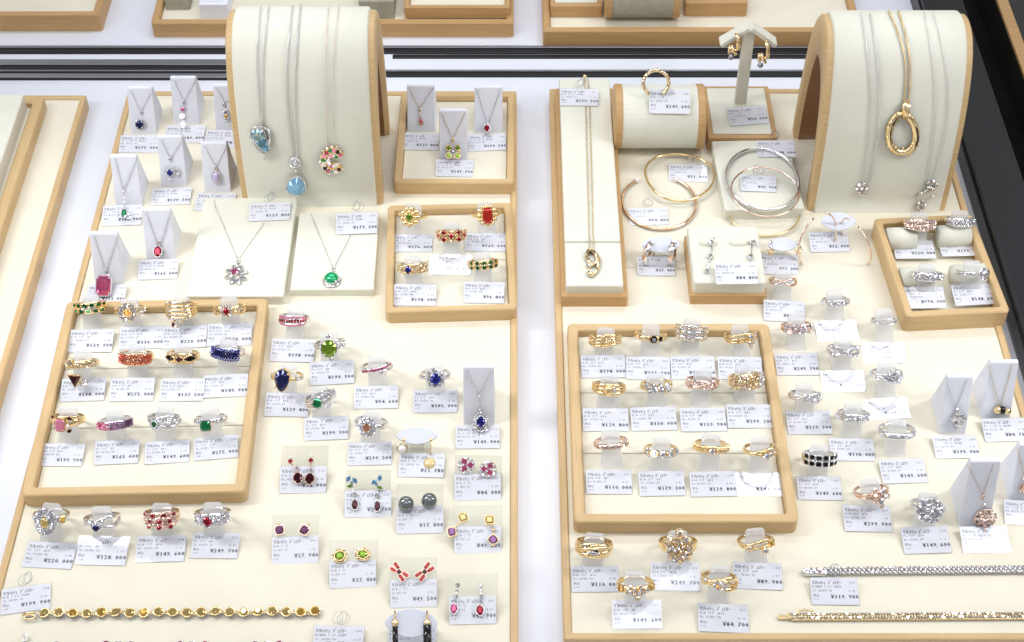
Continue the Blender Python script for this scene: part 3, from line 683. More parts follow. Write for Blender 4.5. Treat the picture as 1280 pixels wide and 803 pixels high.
# --- below that tray
ring(56, 652, 'big oblong diamond ring with a yellow cat-eye', 'silver', [('B', .4, .15, .2), ('H', .44, .56, 16, .10), ('H', .32, .42, 20, .065), ('G', 'cab', .2, .26, 'yellow', 0, 0, .26), ('G', 'sq', .14, .2, 'gold_stone', 48, .06)], (62, 693, '220.000', 62), trot=-4, ttilt=3)
ring(123, 656, 'two-tone crossover ring with a round navy stone', 'silver', [('B', .18, .14, .16, .1, .2, 1.2, 10), ('B', .18, .14, .16, -.05, -.22, 1.2, 10), ('G', 'oval', .17, .17, 'navy', -8, -.1, .18), ('C', 5, .3, .2, .08, 'diamond')], (128, 690, '128.000', 62), trot=-1)
ring(197, 652, 'wide rose gold lattice ring with red marquise stones', 'rose', [('B', .7, .06, .3), ('B', .16, .12, .16, .26, .08, 2.2, 0), ('B', .16, .12, .16, 0, .12, 2.2, 90), ('B', .16, .12, .16, -.26, .08, 2.2, 180), ('W', 'marq', .14, .09, 'ruby', 4, -52, .24, 50, .2, 20), ('W', 'marq', .15, .10, 'ruby', 3, -30, -.02, 34, -.06, 20), ('W', 'marq', .13, .09, 'ruby', 3, -36, -.28, 36, -.3, 20), ('P', 'rosedia', -55, 55, -.14, -.14, .1, .06, 2, 0, .14), ('P', 'rosedia', -55, 55, .12, .12, .1, .06, 2, 0, .14)], (201, 686, '149.600', 60), trot=3)
ring(263, 651, 'wide diamond band with an oval ruby', 'silver', [('B', .56, .15, .26), ('P', 'diamond', -64, 66, -.2, .2, .125), ('H', .25, .29, 16, .05, -6), ('G', 'oval', .2, .24, 'ruby', -6, 0, .2)], (269, 682, '249.700', 58), trot=-2)
# --- between the trays
ring(364, 402, 'white gold ring with crossed bands of rubies', 'silver', [('B', .16, .13, .16, .2, .06, 1, 0), ('B', .16, .13, .16, -.18, .06, 1, 0), ('B', .26, .15, .2, 0, .08, 1, 0), ('W', 'sq', .06, .08, 'ruby', 12, -52, -.06, 52, .08), ('P', 'palepink', -56, 56, .16, .22, .09, .06, 1, 0, .13), ('P', 'palepink', -50, 50, -.22, -.17, .09, .06, 1, 0, .13)], (366, 439, '198.000'), trot=-1)
ring(410, 435, 'silver ring with a big round peridot', 'silver', [('B', .24, .15, .18), ('G', 'oval', .39, .43, 'peridot', 0, 0, .22, 0, .3), ('P', 'diamond', 30, 62, -.1, .18, .12), ('G', 'marq', .16, .09, 'diamond', 2, .55, .12, 10), ('G', 'marq', .12, .09, 'diamond', 4, -.52, .12, 90), ('B', .14, .14, .14, .2, .2, 1, 0)], (415, 467, '199.900'), trot=3)
ring(355, 475, 'ring with a big dark navy pear stone', 'gold', [('B', .2, .14, .16), ('G', 'pear', .44, .55, 'navy', -4, 0, .2, 176, .34), ('P', 'diamond', 40, 66, -.06, .06, .1)], (359, 507, '129.800'), trot=0)
ring(400, 503, 'silver leaf swirl ring with a green emerald', 'silver', [('B', .22, .15, .18, .12, .3, 1, 20), ('B', .22, .15, .18, -.1, .28, 1, 0), ('B', .2, .15, .18, .02, .3, 1, -10), ('G', 'em', .2, .22, 'emerald', -10, 0, .22, -20), ('P', 'diamond', -10, 54, .1, .42, .11, .2, 1, 0), ('P', 'diamond', 14, 54, -.36, -.3, .1, .2, 1, 0)], (408, 536, '199.900'), trot=2)
ring(471, 463, 'thin silver ring with crossing rows of rubies', 'silver', [('B', .13, .12, .13, .04, .18, 1.2, 0), ('B', .13, .12, .13, -.04, -.06, 1.2, 0), ('W', 'sq', .055, .06, 'pink', 9, -58, -.12, 6, .04), ('W', 'sq', .055, .06, 'pink', 9, -8, -.02, 58, .18), ('G', 'oval', .1, .1, 'diamond', 14, -.1, .14)], (470, 497, '94.600'), trot=1)
ring(545, 473, 'oval sapphire ring in a flower halo of diamonds', 'silver', [('B', .2, .14, .16), ('H', .36, .4, 9, .13), ('G', 'oval', .26, .3, 'sapphire', 0, 0, .26), ('P', 'diamond', 32, 56, -.1, .1, .12)], (544, 502, '385.000'), trot=1)
ring(460, 534, 'oval diamond dome ring with a peach emerald-cut stone', 'silver', [('B', .32, .15, .2), ('H', .40, .42, 16, .08), ('H', .28, .3, 14, .07, 0, 0, .2), ('G', 'em', .16, .22, 'padparadscha', 0, 0, .26)], (462, 567, '299.200'), trot=1)
# --- small maple tray of five
ring(513, 271, 'large gold flower ring with a round peridot', 'gold', [('B', .24, .14, .18), ('N', 9, .36, .17, .42), ('N', 7, .2, .13, .24), ('G', 'oval', .18, .2, 'peridot', 0, 0, .34), ('G', 'oval', .07, .07, 'emerald', 4, -.45, .2)], (515, 303, '176.000', 50), TZ)
ring(609, 269, 'gold nugget ring with a coral red rectangle', 'gold', [('B', .3, .14, .2), ('N', 12, .4, .13, .5), ('N', 10, .3, .12, .42), ('G', 'em', .26, .42, 'coral', 0, 0, .28, 0, .22)], (607, 302, '165.000', 50), TZ)
ring(563, 295, 'domed gold ring dotted with red stones', 'gold', [('B', .6, .19, .24), ('G', 'oval', .15, .13, 'ruby', 0, 0, None), ('G', 'oval', .15, .12, 'ruby', -24, .17), ('G', 'oval', .15, .12, 'ruby', 24, .17), ('G', 'oval', .15, .12, 'ruby', -24, -.17), ('G', 'oval', .15, .12, 'ruby', 24, -.17), ('G', 'oval', .1, .1, 'ruby', -46, 0), ('G', 'oval', .1, .1, 'ruby', 46, 0), ('P', 'champagne', -50, 50, -.26, .26, .12)], (563, 331, '213.400', 50), TZ, ttilt='glare')
ring(515, 337, 'gold pave ring with an oval navy sapphire', 'gold', [('B', .5, .16, .22), ('P', 'champagne', -4, 58, -.18, .18, .12), ('P', 'champagne', -60, -30, -.1, .1, .12), ('G', 'oval', .16, .21, 'sapphire', -14, 0, .18)], (519, 370, '198.000', 52), TZ)
ring(604, 332, 'gold band set with rows of green stones', 'gold', [('B', .48, .15, .22), ('W', 'oval', .11, .09, 'green', 5, -48, .11, 48, .11), ('W', 'oval', .11, .09, 'green', 5, -48, -.11, 48, -.11), ('P', 'champagne', -40, 40, 0, 0, .09)], (605, 367, '96.800', 50), TZ)
# --- maple tray of twelve gold rings
ring(755, 428, 'gold ring with slanting diamond lines in a vee', 'gold', [('B', .16, .14, .15, o, .12, 1.1, 20) for o in (-.24, -.08, .08, .24)] + [('P', 'champagne', -56, 30, o, o, .1, .12, 1.1, 20, .14) for o in (-.24, 0, .2)], (754, 459, '198.000', 54), TZ, trot=2)
ring(814, 424, 'slim gold ring with a square black framed diamond', 'gold', [('B', .26, .14, .2), ('P', 'champagne', -58, -16, -.05, .05, .1), ('G', 'sq', .17, .17, 'onyx', 8, 0, .12), ('G', 'sq', .09, .09, 'diamond', 8, 0, .2), ('G', 'sq', .1, .12, 'onyx', 34, 0, .1)], (810, 461, '139.900', 54), TZ)
ring(864, 417, 'wide ring of three diamond paved bands', 'silver', [('B', .23, .16, .2, o) for o in (-.27, 0, .27)] + [('P', 'champagne', -66, 66, o - .05, o + .05, .1, 0, 1, 0, .16) for o in (-.27, 0, .27)] + [('C', 7, .2, .16, .09, 'diamond')], (866, 461, '179.900', 54), TZ)
ring(930, 424, 'gold wire ring with a side cluster of diamonds', 'gold', [('B', .13, .14, .14, .18, .08, 1, 0), ('B', .13, .14, .14, 0, .12, 1, 0), ('B', .13, .14, .14, -.14, .14, 1, 0), ('G', 'oval', .14, .14, 'diamond', 22, .08, .18), ('G', 'oval', .12, .12, 'diamond', 34, -.16, .16), ('G', 'oval', .11, .11, 'diamond', 18, -.2, .16), ('G', 'oval', .11, .11, 'diamond', 40, .14, .14), ('G', 'oval', .1, .1, 'diamond', 26, -.38, .12)], (925, 461, '165.000', 54), TZ)
ring(760, 488, 'polished triple gold band with a smooth centre', 'gold', [('B', .19, .16, .17, o) for o in (-.2, 0, .2)] + [('G', 'cab', .19, .24, 'gold', 0, 0, .1), ('G', 'cab', .08, .22, 'silver', 16, 0, .12)], (757, 525, '129.800', 56), TZ, trot=1)
ring(824, 486, 'bow shaped ring of large diamonds', 'gold', [('B', .22, .14, .18), ('W', 'oval', .14, .14, 'diamond', 3, -42, .16, -30, -.14), ('W', 'oval', .14, .14, 'diamond', 3, -20, .12, -14, -.1), ('W', 'oval', .15, .15, 'diamond', 2, 4, .06, 8, -.12), ('W', 'oval', .16, .16, 'diamond', 3, 26, .08, 34, -.18), ('P', 'champagne', -46, 46, -.12, .12, .13)], (817, 524, '330.000', 56), TZ, trot=2)
ring(878, 482, 'rose gold pave ring with a loop at one side', 'rose', [('B', .42, .15, .2), ('P', 'rosedia', -58, 30, -.16, .16, .115), ('B', .14, .2, .14, 0, .22, 1.5, 0), ('H', .24, .2, 14, .06, 30, 0, .16, 'rosedia')], (879, 525, '159.900', 56), TZ, trot=1)
ring(936, 478, 'large dome ring covered in gold pave', 'gold', [('B', .74, .22, .26), ('P', ['champagne', 'diamond', 'champagne', 'diamond'], -64, 64, -.32, .32, .13), ('C', 16, .4, .3, .08, 'champagne')], (937, 521, '299.200', 56), TZ, trot=1)
ring(767, 559, 'slim rose gold ring of square diamonds', 'rose', [('B', .24, .15, .2), ('W', 'sq', .085, .09, 'rosedia', 9, -60, 0, 60, 0)], (761, 603, '110.000', 56), TZ)
ring(827, 568, 'gold ring with one row of five round diamonds', 'gold', [('B', .2, .14, .16), ('W', 'oval', .16, .16, 'diamond', 5, -54, 0, 54, 0), ('P', 'diamond', -54, 54, -.14, -.14, .12), ('P', 'diamond', -54, 54, .14, .14, .12)], (827, 605, '179.300', 56), TZ, trot=1)
ring(889, 563, 'twisted gold rope ring with a round diamond', 'gold', [('B', .34, .14, .2), ('T', 5, .46, -72, -14), ('T', 5, .46, 14, 72), ('G', 'oval', .15, .15, 'diamond', 0, -.02, .24)], (891, 606, '129.800', 56), TZ, trot=1)
ring(954, 567, 'gold bypass ring with one bright round diamond', 'gold', [('B', .15, .14, .15, .06, .2, 1, 0), ('B', .15, .14, .15, -.1, -.06, 1, 0), ('G', 'oval', .17, .17, 'diamond', 8, -.1, .2), ('G', 'oval', .1, .1, 'diamond', 24, -.05, .16), ('P', 'champagne', 20, 50, -.05, .08, .1)], (950, 604, '143.000', 58), TZ, ttilt='glare')
# --- below that tray
ring(742, 690, 'wide polished gold ring with a white gold stripe', 'gold', [('B', .66, .15, .34), ('B', .18, .2, .14, .1, .1, 1, 0), ('B', .18, .2, .14, -.14, .1, 1, 0), ('G', 'marq', .3, .1, 'silver', 0, -.02, .17), ('G', 'marq', .12, .07, 'onyx', 6, .07, .19)], (744, 724, '110.000', 58), s=1.0)
ring(850, 687, 'huge gold ring with a tall cluster of diamonds', 'gold', [('B', .5, .15, .24), ('C', 38, .55, .62, .105, ['champagne', 'diamond', 'rosedia']), ('G', 'oval', .17, .17, 'champagne', -2, .74, .16), ('N', 8, .5, .1, .56)], (844, 722, '249.700', 60), s=1.05, trot=-2)
ring(796, 739, 'gold ring with a vee shaped diamond front', 'gold', [('B', .34, .15, .24), ('G', 'sq', .11, .13, 'gold_stone', -52, .04), ('G', 'sq', .11, .13, 'gold_stone', 52, .04), ('C', 15, .46, .22, .085, 'diamond'), ('G', 'oval', .1, .1, 'champagne', 0, -.3, .14)], (796, 769, '149.600', 60), trot=-1)
ring(901, 732, 'woven gold ring with an open oval of diamonds', 'gold', [('B', .2, .15, .18, .16, .12, 2.4, 0), ('B', .2, .15, .18, -.14, .12, 2.4, 180), ('B', .14, .17, .14, 0, .2, 2.4, 90), ('H', .26, .18, 14, .065, 0, 0, .18), ('G', 'oval', .12, .12, 'champagne', 48, -.1, .16), ('G', 'oval', .1, .1, 'diamond', -46, .1, .14)], (904, 773, '84.700', 62), trot=-2)
ring(950, 684, 'gold heart loop ring with two round diamonds', 'gold', [('B', .15, .14, .15, .1, .16, 1.6, 30), ('B', .12, .14, .14, -.06, .1, 1, 0), ('G', 'oval', .12, .12, 'diamond', -28, -.06, .16), ('G', 'oval', .15, .15, 'diamond', 16, -.16, .18), ('G', 'sq', .14, .16, 'gold_stone', 44, .08, .14)], (947, 720, '89.900', 60), trot=-4)
# --- white diamond group
ring(981, 354, 'slim rose and white twisted ring', 'rose', [('B', .13, .13, .13, .03, .16, 1.8, 0), ('B', .13, .13, .13, -.03, -.16, 1.8, 0), ('P', 'diamond', -34, 34, -.02, .02, .09, .14, 1.8, 0, .13)], (980, 390, '84.900', 50), s=.9, trot=-3)
ring(1049, 380, 'silver ring tapering to a trio of diamonds', 'silver', [('B', .32, .14, .2), ('P', 'diamond', -40, 56, -.1, .1, .11), ('G', 'oval', .13, .13, 'diamond', 22, 0, .16), ('B', .08, .2, .08, .13)], (1046, 413, '157.300', 50), s=.9, ttilt='glare')
ring(999, 412, 'wide ring of diamonds in two leaf crosses', 'rose', [('B', .4, .14, .2), ('P', 'diamond', -58, 58, -.18, .18, .13), ('C', 6, .22, .24, .11, 'diamond'), ('G', 'oval', .12, .12, 'diamond', 34, .12), ('G', 'oval', .12, .12, 'diamond', 36, -.12), ('G', 'oval', .12, .12, 'diamond', -36, .12), ('G', 'oval', .12, .12, 'diamond', -34, -.12)], (996, 456, '249.700', 52), trot=2)
ring(1112, 404, 'slim silver ring with a marquise opening', 'silver', [('B', .12, .13, .12, .0, .15, 1.5, 90), ('B', .12, .13, .12, 0, -.12, 1.5, 90), ('P', 'diamond', -40, 50, .04, .04, .1, .12, 1.5, 90, .13)], (1105, 441, '86.900', 52), s=.85, trot=-1, ttilt='glare')
ring(1058, 441, 'wide diamond ring shaped like a crossed ribbon', 'silver', [('B', .2, .14, .18, 0, .22, 1.6, 0), ('B', .2, .14, .18, 0, -.22, 1.6, 0), ('P', 'diamond', -56, 56, -.05, .05, .12, .22, 1.6, 0, .14), ('P', 'diamond', -56, 56, -.05, .05, .12, -.22, 1.6, 0, .16), ('G', 'oval', .12, .12, 'diamond', 0, 0, .2)], (1054, 476, '176.000', 52), ttilt='glare')
ring(1113, 472, 'silver ring with a large diamond cross at one side', 'silver', [('B', .3, .14, .2), ('P', 'diamond', -56, 4, -.1, .1, .12), ('C', 9, .3, .3, .12, 'diamond'), ('G', 'oval', .14, .14, 'diamond', 32, 0, .2), ('G', 'oval', .13, .13, 'diamond', 22, .2, .16), ('G', 'oval', .13, .13, 'diamond', 24, -.2, .16)], (1109, 510, '198.000', 52), trot=2, ttilt='glare')
ring(1010, 499, 'silver ring with diamonds along a loose twist', 'silver', [('B', .13, .14, .13, .06, .2, 1.4, 10), ('B', .13, .14, .13, -.04, -.2, 1.4, 10), ('P', 'diamond', -10, 60, -.1, .16, .13), ('G', 'oval', .11, .11, 'diamond', 24, -.06, .16)], (1011, 529, '119.900', 54), trot=-1)
ring(1070, 524, 'flared diamond band with a larger centre diamond', 'silver', [('B', .4, .14, .2), ('P', 'diamond', -52, -8, -.14, .14, .1), ('P', 'diamond', 8, 56, -.14, .14, .1), ('G', 'oval', .15, .15, 'diamond', 2, 0, .17)], (1065, 562, '198.000', 54), trot=-2)
ring(1126, 545, 'plain upright white gold ring with a diamond stripe', 'silver', [('B', .3, .13, .3), ('W', 'sq', .07, .07, 'diamond', 13, -50, 0, 60, 0)], (1129, 589, '149.600', 56), s=1.12, trot=2, tlt=-4)
ring(1026, 577, 'white gold ring with two rows of black stones', 'silver', [('B', .5, .13, .26), ('W', 'em', .13, .1, 'onyx', 6, -52, .14, 56, .14), ('W', 'em', .13, .1, 'onyx', 6, -52, -.14, 56, -.14)], (1024, 611, '149.600', 54), trot=0)
ring(1098, 620, 'rose gold ring with a diamond petal cluster', 'rose', [('B', .13, .14, .13, .1, .1, 1, 0), ('B', .13, .14, .13, -.08, .1, 1, 0), ('C', 8, .34, .36, .11, 'rosedia'), ('G', 'pear', .13, .19, 'diamond', 16, .2, .2, -20), ('G', 'pear', .13, .19, 'diamond', 30, -.08, .18, -100), ('G', 'pear', .13, .19, 'diamond', 8, -.26, .18, 160), ('G', 'oval', .1, .1, 'rosedia', 12, -.46, .1)], (1084, 649, '299.900', 58), trot=-1, rz=14)
ring(1162, 639, 'big round flower ring covered in white diamonds', 'silver', [('B', .24, .14, .18), ('H', .5, .5, 12, .13, 0, 0, .1), ('C', 19, .46, .46, .12, 'diamond')], (1157, 676, '149.600', 58), trot=2)
# --- small maple tray of four diamond rings
EZ = .62
ring(1152, 282, 'domed rose pave ring with a swirl at one side', 'rose', [('B', .6, .2, .26), ('P', 'rosedia', -62, 62, -.22, .22, .12), ('B', .12, .24, .12, .1, .2, 1, -40), ('P', 'diamond', 10, 60, .2, .2, .1, .1, 1, 0, .22)], (1143, 311, '220.000', 50), EZ, trot=0, rz=-4)
ring(1203, 279, 'wide band ring paved with white diamonds', 'silver', [('B', .44, .15, .26), ('P', 'diamond', -60, 60, -.15, .15, .115)], (1200, 308, '179.300', 50), EZ, trot=2, rz=-6)
ring(1163, 347, 'domed ring of mixed large and small diamonds', 'silver', [('B', .44, .18, .22), ('P', 'diamond', -60, 60, -.13, .13, .13), ('C', 7, .4, .14, .11, 'diamond')], (1155, 373, '198.000', 50), EZ, trot=0)
ring(1221, 343, 'silver ring holding a pear cluster of diamonds', 'silver', [('B', .2, .15, .2), ('P', 'diamond', -60, 0, -.04, .04, .1), ('H', .24, .28, 12, .075, 22), ('G', 'oval', .16, .2, 'diamond', 22, 0, .2), ('G', 'oval', .06, .06, 'onyx', 52, 0, .1)], (1217, 369, '148.600', 52), EZ, trot=4, s=1.05)
# ================================================================ PENDANTS on wedge stands
PL = 'Pt ﾍﾟﾝﾀﾞﾝﾄ 45CM'
vpend('pendant with a dark navy oval in a ray halo', 'silver', (161, 193, 110, 168), 176, 138, [('b', 177, 141), ('h', 176, 155, .34, .36, 14, .05), ('g', 'oval', .27, .32, 'navy') if 0 else ('g', 175, 155, 'oval', .27, .31, 'navy')], (174, 180, '275.000'), trot=2)
vpend('pendant with a column of three pink stones', 'silver', (215, 247, 97, 156), 230, 125, [('b', 230, 128), ('g', 229, 136, 'em', .14, .13, 'pink'), ('g', 228, 146, 'oval', .15, .15, 'palepink'), ('g', 229, 156, 'pear', .14, .2, 'palepink'), ('d', 231, 163, .06)], (230, 167, '189.800', 50) if 0 else (231, 168, '189.800'), trot=2)
vpend('yellow marquise pendant half hidden by the drum', 'silver', (268, 298, 107, 164), 282, 128, [('b', 280, 131), ('h', 283, 144, .2, .38, 14, .07), ('g', 283, 145, 'marq', .2, .15, 'gold_stone', 90), ('d', 286, 158, .07)], (281, 174, '198.000'), trot=-1)
vpend('pendant with a round blue stone between silver leaves', 'silver', (199, 231, 171, 233), 213, 197, [('b', 213, 199), ('l', 206, 212, 1.6, .6, 10), ('l', 221, 211, 1.8, .6, -18), ('l', 223, 220, 1.4, .6, -60), ('l', 212, 224, .6, 1.4, 0), ('h', 221, 214, .22, .2, 8, .06), ('g', 213, 215, 'oval', .22, .24, 'sapphire')], (214, 245, '179.300'), trot=1)
vpend('pendant with a pale lilac cabochon', 'silver', (253, 286, 179, 240), 270, 207, [('b', 270, 210), ('h', 271, 221, .3, .42, 10, .05), ('g', 271, 221, 'cab', .29, .39, 'lilac')], (269, 252, '103.400'), trot=0)
vpend('long line pendant ending in a small green teardrop', 'silver', (141, 174, 195, 260), 155, 236, [('d', 155, 238, .08), ('m', [(155, 238), (155.5, 263)], .03, .1), ('h', 160, 271, .2, .14, 7, .05), ('g', 155.5, 267, 'pear', .24, .30, 'emerald')], (153, 271, '148.900'), trot=2)
vpend('pendant with an upright oval red stone', 'silver', (180, 216, 262, 325), 199, 309, [('b', 199, 303), ('d', 196, 312, .08), ('d', 203, 312, .08), ('g', 197.5, 315, 'oval', .27, .36, 'ruby')], (198, 338, '165.000'), trot=2)
vpend('pendant with a large pink emerald-cut stone', 'silver', (115, 150, 292, 356), 132, 337, [('b', 132, 338), ('d', 136, 343, .07), ('g', 130, 358, 'em', .47, .65, 'pink')], (133, 369, '253.000'), trot=1)
# in the small maple tray
vpend('slender pendant with a pink drop and yellow bead', 'gold', (509, 544, 107, 165), 525, 134, [('d', 525, 137, .11, 'champagne'), ('m', [(525, 140), (526, 147)], .035, .1), ('h', 526.5, 153, .16, .22, 10, .045), ('g', 526.5, 151, 'pear', .12, .2, 'pink')], (525, 177, '129.800'), TZ, wpx=46, trot=-1)
vpend('four-leaf clover pendant of green stones', 'gold', (549, 584, 138, 200), 566, 172, [('b', 566, 176), ('g', 561, 184, 'oval', .18, .18, 'peridot'), ('g', 572, 184, 'oval', .18, .18, 'peridot'), ('g', 561, 195, 'oval', .18, .18, 'peridot'), ('g', 572, 195, 'oval', .18, .18, 'peridot'), ('h', 566.5, 189.5, .46, .46, 18, .06, 'champagne'), ('d', 566.5, 189.5, .08)], (568, 210, '249.700'), TZ, wpx=46, trot=0)
vpend('pendant with a small oval red stone in diamonds', 'silver', (593, 628, 109, 166), 610, 154, [('b', 610, 155), ('h', 608.5, 161, .27, .34, 14, .05), ('g', 608.5, 161, 'oval', .2, .26, 'ruby')], (609, 178, '299.200'), TZ, wpx=46, trot=1)
# lower and far ones
vpend('pendant with a blue oval inside a pointed diamond lace', 'silver', (579, 618, 459, 531), 599, 493, [('m', [(599, 493), (600, 510)], .035, .1), ('d', 600, 512, .08), ('h', 601, 530, .42, .66, 26, .055), ('h', 601, 530, .32, .46, 20, .05), ('g', 601, 528, 'oval', .25, .33, 'sapphire'), ('d', 601, 546, .08)], (597, 547, '149.900'), wpx=54, trot=1)
vpend('pendant with an open diamond shaped square of diamonds', 'silver', (1179, 1212, 471, 543), 1195, 507, [('d', 1196, 510, .09), ('g', 1198, 516, 'sq', .16, .16, 'diamond', 45), ('g', 1192, 522, 'sq', .15, .15, 'diamond', 45), ('g', 1204, 522, 'sq', .15, .15, 'diamond', 45), ('g', 1198, 523, 'sq', .14, .14, 'diamond', 45), ('g', 1198, 530, 'sq', .15, .15, 'diamond', 45), ('d', 1198, 536, .07)], (1195, 559, '199.900'), wpx=54, trot=0)
vpend('gold and black bead pendant on a fine chain', 'gold', (1232, 1268, 453, 524), 1250, 506, [('p', 1246, 513, .25, 'gold', 1), ('p', 1252, 513, .24, 'onyx', 1), ('p', 1258, 512, .23, 'gold', 1), ('d', 1244, 512, .1, 'champagne'), ('d', 1259, 512, .08)], (1256, 538, '84.700'), wpx=54, trot=1)
vpend('rose gold rounded square pendant of fan cut diamonds', 'rose', (1206, 1244, 577, 660), 1228, 617, [('b', 1228, 621), ('h', 1231, 647, .58, .58, 20, .07, 'rosedia')] + [('g', 1231 + 7 * math.cos(a * .785), 647 - 7.5 * math.sin(a * .785), 'marq', .26, .12, 'rosedia', a * 45) for a in range(8)] + [('d', 1230, 630, .09, 'rosedia'), ('d', 1231, 664, .08, 'rosedia'), ('d', 1231, 647, .08)], (1231, 675, '110.000'), wpx=58, trot=1, cm='rose')
vpend('rose pendant cut off by the picture edge', 'rose', (1268, 1304, 556, 630), 1280, 592, [('d', 1279, 598, .08), ('h', 1281, 609, .3, .36, 14, .07, 'rosedia'), ('g', 1281, 609, 'oval', .2, .26, 'rosedia')], (1283, 642, '121.000'), wpx=54, trot=-4, cm='rose')
# ================================================================ flat blocks
def block(px4, h, label, m='ivory', z0=0.0):
    q = [P(x, y, z0 + h) for x, y in px4]; c = sum(q, Vector()) / 4; ax = (q[1] - q[0]) + (q[2] - q[3])
    o = MB().put(slab(ax.length / 2, ((q[0] - q[3]) + (q[1] - q[2])).length / 2, .004, h, .12, .09)).build('display_block', m)
    o.location = (c.x, c.y, z0); o.rotation_euler = (0, 0, math.atan2(ax.y, ax.x)); tag(o, label, 'display block'); return plane_hit(Vector((0, 0, z0 + h)), Vector((0, 0, 1)))
ph = block([(247, 248), (366, 247), (360, 371), (240, 370)], .75, 'square ivory block with a red and diamond flower pendant on it')
pendant('diamond flower pendant with an oval pink centre', 'silver', ph, [[(268, 252), (269, 258), (297, 324)], [(330, 280), (299, 324)]], [('b', 298, 328), ('m', [(298, 330), (296, 336)], .05, .1)] + [('g', 295.5 + 9.5 * math.cos(a * .785 + .3), 345 - 9 * math.sin(a * .785 + .3), 'marq', .27, .12, 'diamond', a * 45 + 17) for a in range(8)] + [('g', 293.5, 342, 'oval', .25, .28, 'pink')], .03, .075)
price_tag(337, 264, '129.800', '=white 129.800 yen tag with clear loop on the block with the diamond flower pendant', PL, rot=4, z=.78, wpx=50, loop=True)
ph = block([(370, 266), (472, 265), (470, 362), (367, 362)], .6, 'square ivory block with a round green cabochon pendant on it')
pendant('pendant with a round green cabochon', 'silver', ph, [[(389, 268), (391, 274), (416, 335)], [(440, 292), (418, 335)]], [('b', 417, 338), ('h', 415, 352, .5, .53, 9, .08), ('g', 414.5, 351, 'cab', .45, .47, 'jade')], .03, .075)
price_tag(446, 281, '179.300', '=white 179.300 yen tag with clear loop on the block with the green cabochon', PL, rot=1, z=.63, wpx=50, loop=True)
block([(893, 176), (990, 174), (1000, 260), (902, 263)], .9, 'square ivory block under the silver bangle')
# long necklace box
q = [P(*a, .9) for a in ((692, 111), (764, 110), (788, 369), (704, 373))]; c = sum(q, Vector()) / 4; wd = ((q[1] - q[0]).length + (q[2] - q[3]).length) / 2; dp = ((q[0] - q[3]).length + (q[1] - q[2]).length) / 2
rt = thing('necklace_box', 'long wooden box with ivory pad showing a gold double chain', 'necklace box', (c.x, c.y, 0))
MB().put(slab(wd, dp, .004, .9, .12, .06)).build('wood_base', 'wood_deep', rt)
a = P(701, 302, 1.6).y - c.y; bk = P(701, 98, 1.6).y - c.y; ft = P(711, 357, 1.6).y - c.y
xa, xb = P(704, 250, 1.6).x - c.x, P(772, 250, 1.6).x - c.x
MB().put(slab(xb - xa, bk - a - .04, .9, 1.6, .12, .1), T(((xa + xb) / 2, (a + bk) / 2 + .02, 0))).build('upper_pad', 'ivory', rt)
MB().put(slab(xb - xa, a - ft - .04, .9, 1.58, .12, .1), T(((xa + xb) / 2, (a + ft) / 2 - .02, 0))).build('lower_pad', 'ivory', rt)
ph = plane_hit(Vector((0, 0, 1.61)), Vector((0, 0, 1)))
pendant('gold double chain necklace with a two-tone knot pendant', 'gold', ph, [[(731, 100), (732, 130), (735, 230), (737, 312)], [(735, 100), (737, 130), (740, 230), (742, 312)]], [('m', [(735, 315), (733, 324), (740, 334), (746, 330), (745, 320), (738, 316)], .13, .12), ('m', [(742, 316), (749, 326), (746, 340), (739, 347), (735, 342)], .12, .12), ('p', 738, 345, .17, 'gold'), ('d', 736, 334, .16, 'diamond'), ('p', 731, 98, .15, 'gold')], .05, .12)
price_tag(724, 122, '179.900', '=white 179.900 yen tag over the gold double chain necklace', 'K18 ﾈｯｸﾚｽ 60CM', rot=-2, z=1.62, wpx=47, loop=True)
# ================================================================ drums
def dh(D):
    return lambda x, y, l=0.0: ((lambda r: (r[0], r[1], r[2]) if r else None)(D.hit(x, y, l)) if not D.hit(x, y, l) is None else None)
def dhit(D):
    def f(x, y, l=0.0):
        r = None
        for k in range(30):
            d = D.hit(x, y + k, l)
            if d: r = d; break
        p, n = r; u = Vector((0, 0, 1)) - n * n.z
        u = Vector((0, 1, 0)) - n * n.y if u.length < .05 else u
        return p, n, u.normalized()
    return f
f = dhit(drumL)
def dpath(a): return [(a[0][0] + (a[1][0] - a[0][0]) * i / 30 + (a[0][2] if len(a[0]) > 2 else 0) * math.sin(math.pi * i / 30), a[0][1] + (a[1][1] - a[0][1]) * i / 30) for i in range(31)]
pendant('long pendant with an aqua swirl stone on the drum', 'silver', f, [dpath([(326, 9, -5), (326, 151)]), dpath([(336, 9, -4), (328, 151)])], [('b', 326, 153), ('h', 325, 169, .66, .7, 20, .06), ('g', 323, 167, 'oval', .5, .5, 'aqua'), ('g', 329, 178, 'pear', .46, .62, 'topaz', 200), ('m', [(335, 160), (338, 172), (336, 184), (332, 192)], .07, .12), ('m', [(317, 176), (322, 187), (330, 192), (331, 198)], .06, .1)], .045, .1)
pendant('long pendant with a pale blue larimar pebble on the drum', 'silver', f, [dpath([(366, 8, -8), (366, 196)]), dpath([(376, 8, -5), (371, 196)])], [('h', 369, 203, .34, .34, 12, .09), ('d', 369, 203, .25), ('m', [(370, 211), (370, 215)], .08, .1), ('g', 371, 229, 'pear', .78, .78, 'larimar', -12), ('m', [(380, 226), (382, 233), (378, 240), (370, 242)], .06, .14)], .06, .13)
_c = ['pink', 'onyx', 'palepink', 'emerald', 'ruby', 'palepink', 'emerald', 'diamond', 'navy', 'pink', 'aqua', 'diamond', 'garnet']
cres = [('m', [(416 + 9 * math.cos(R_(a)), 200 - 10 * math.sin(R_(a))) for a in range(34, 332, 14)], .42, -.3)]
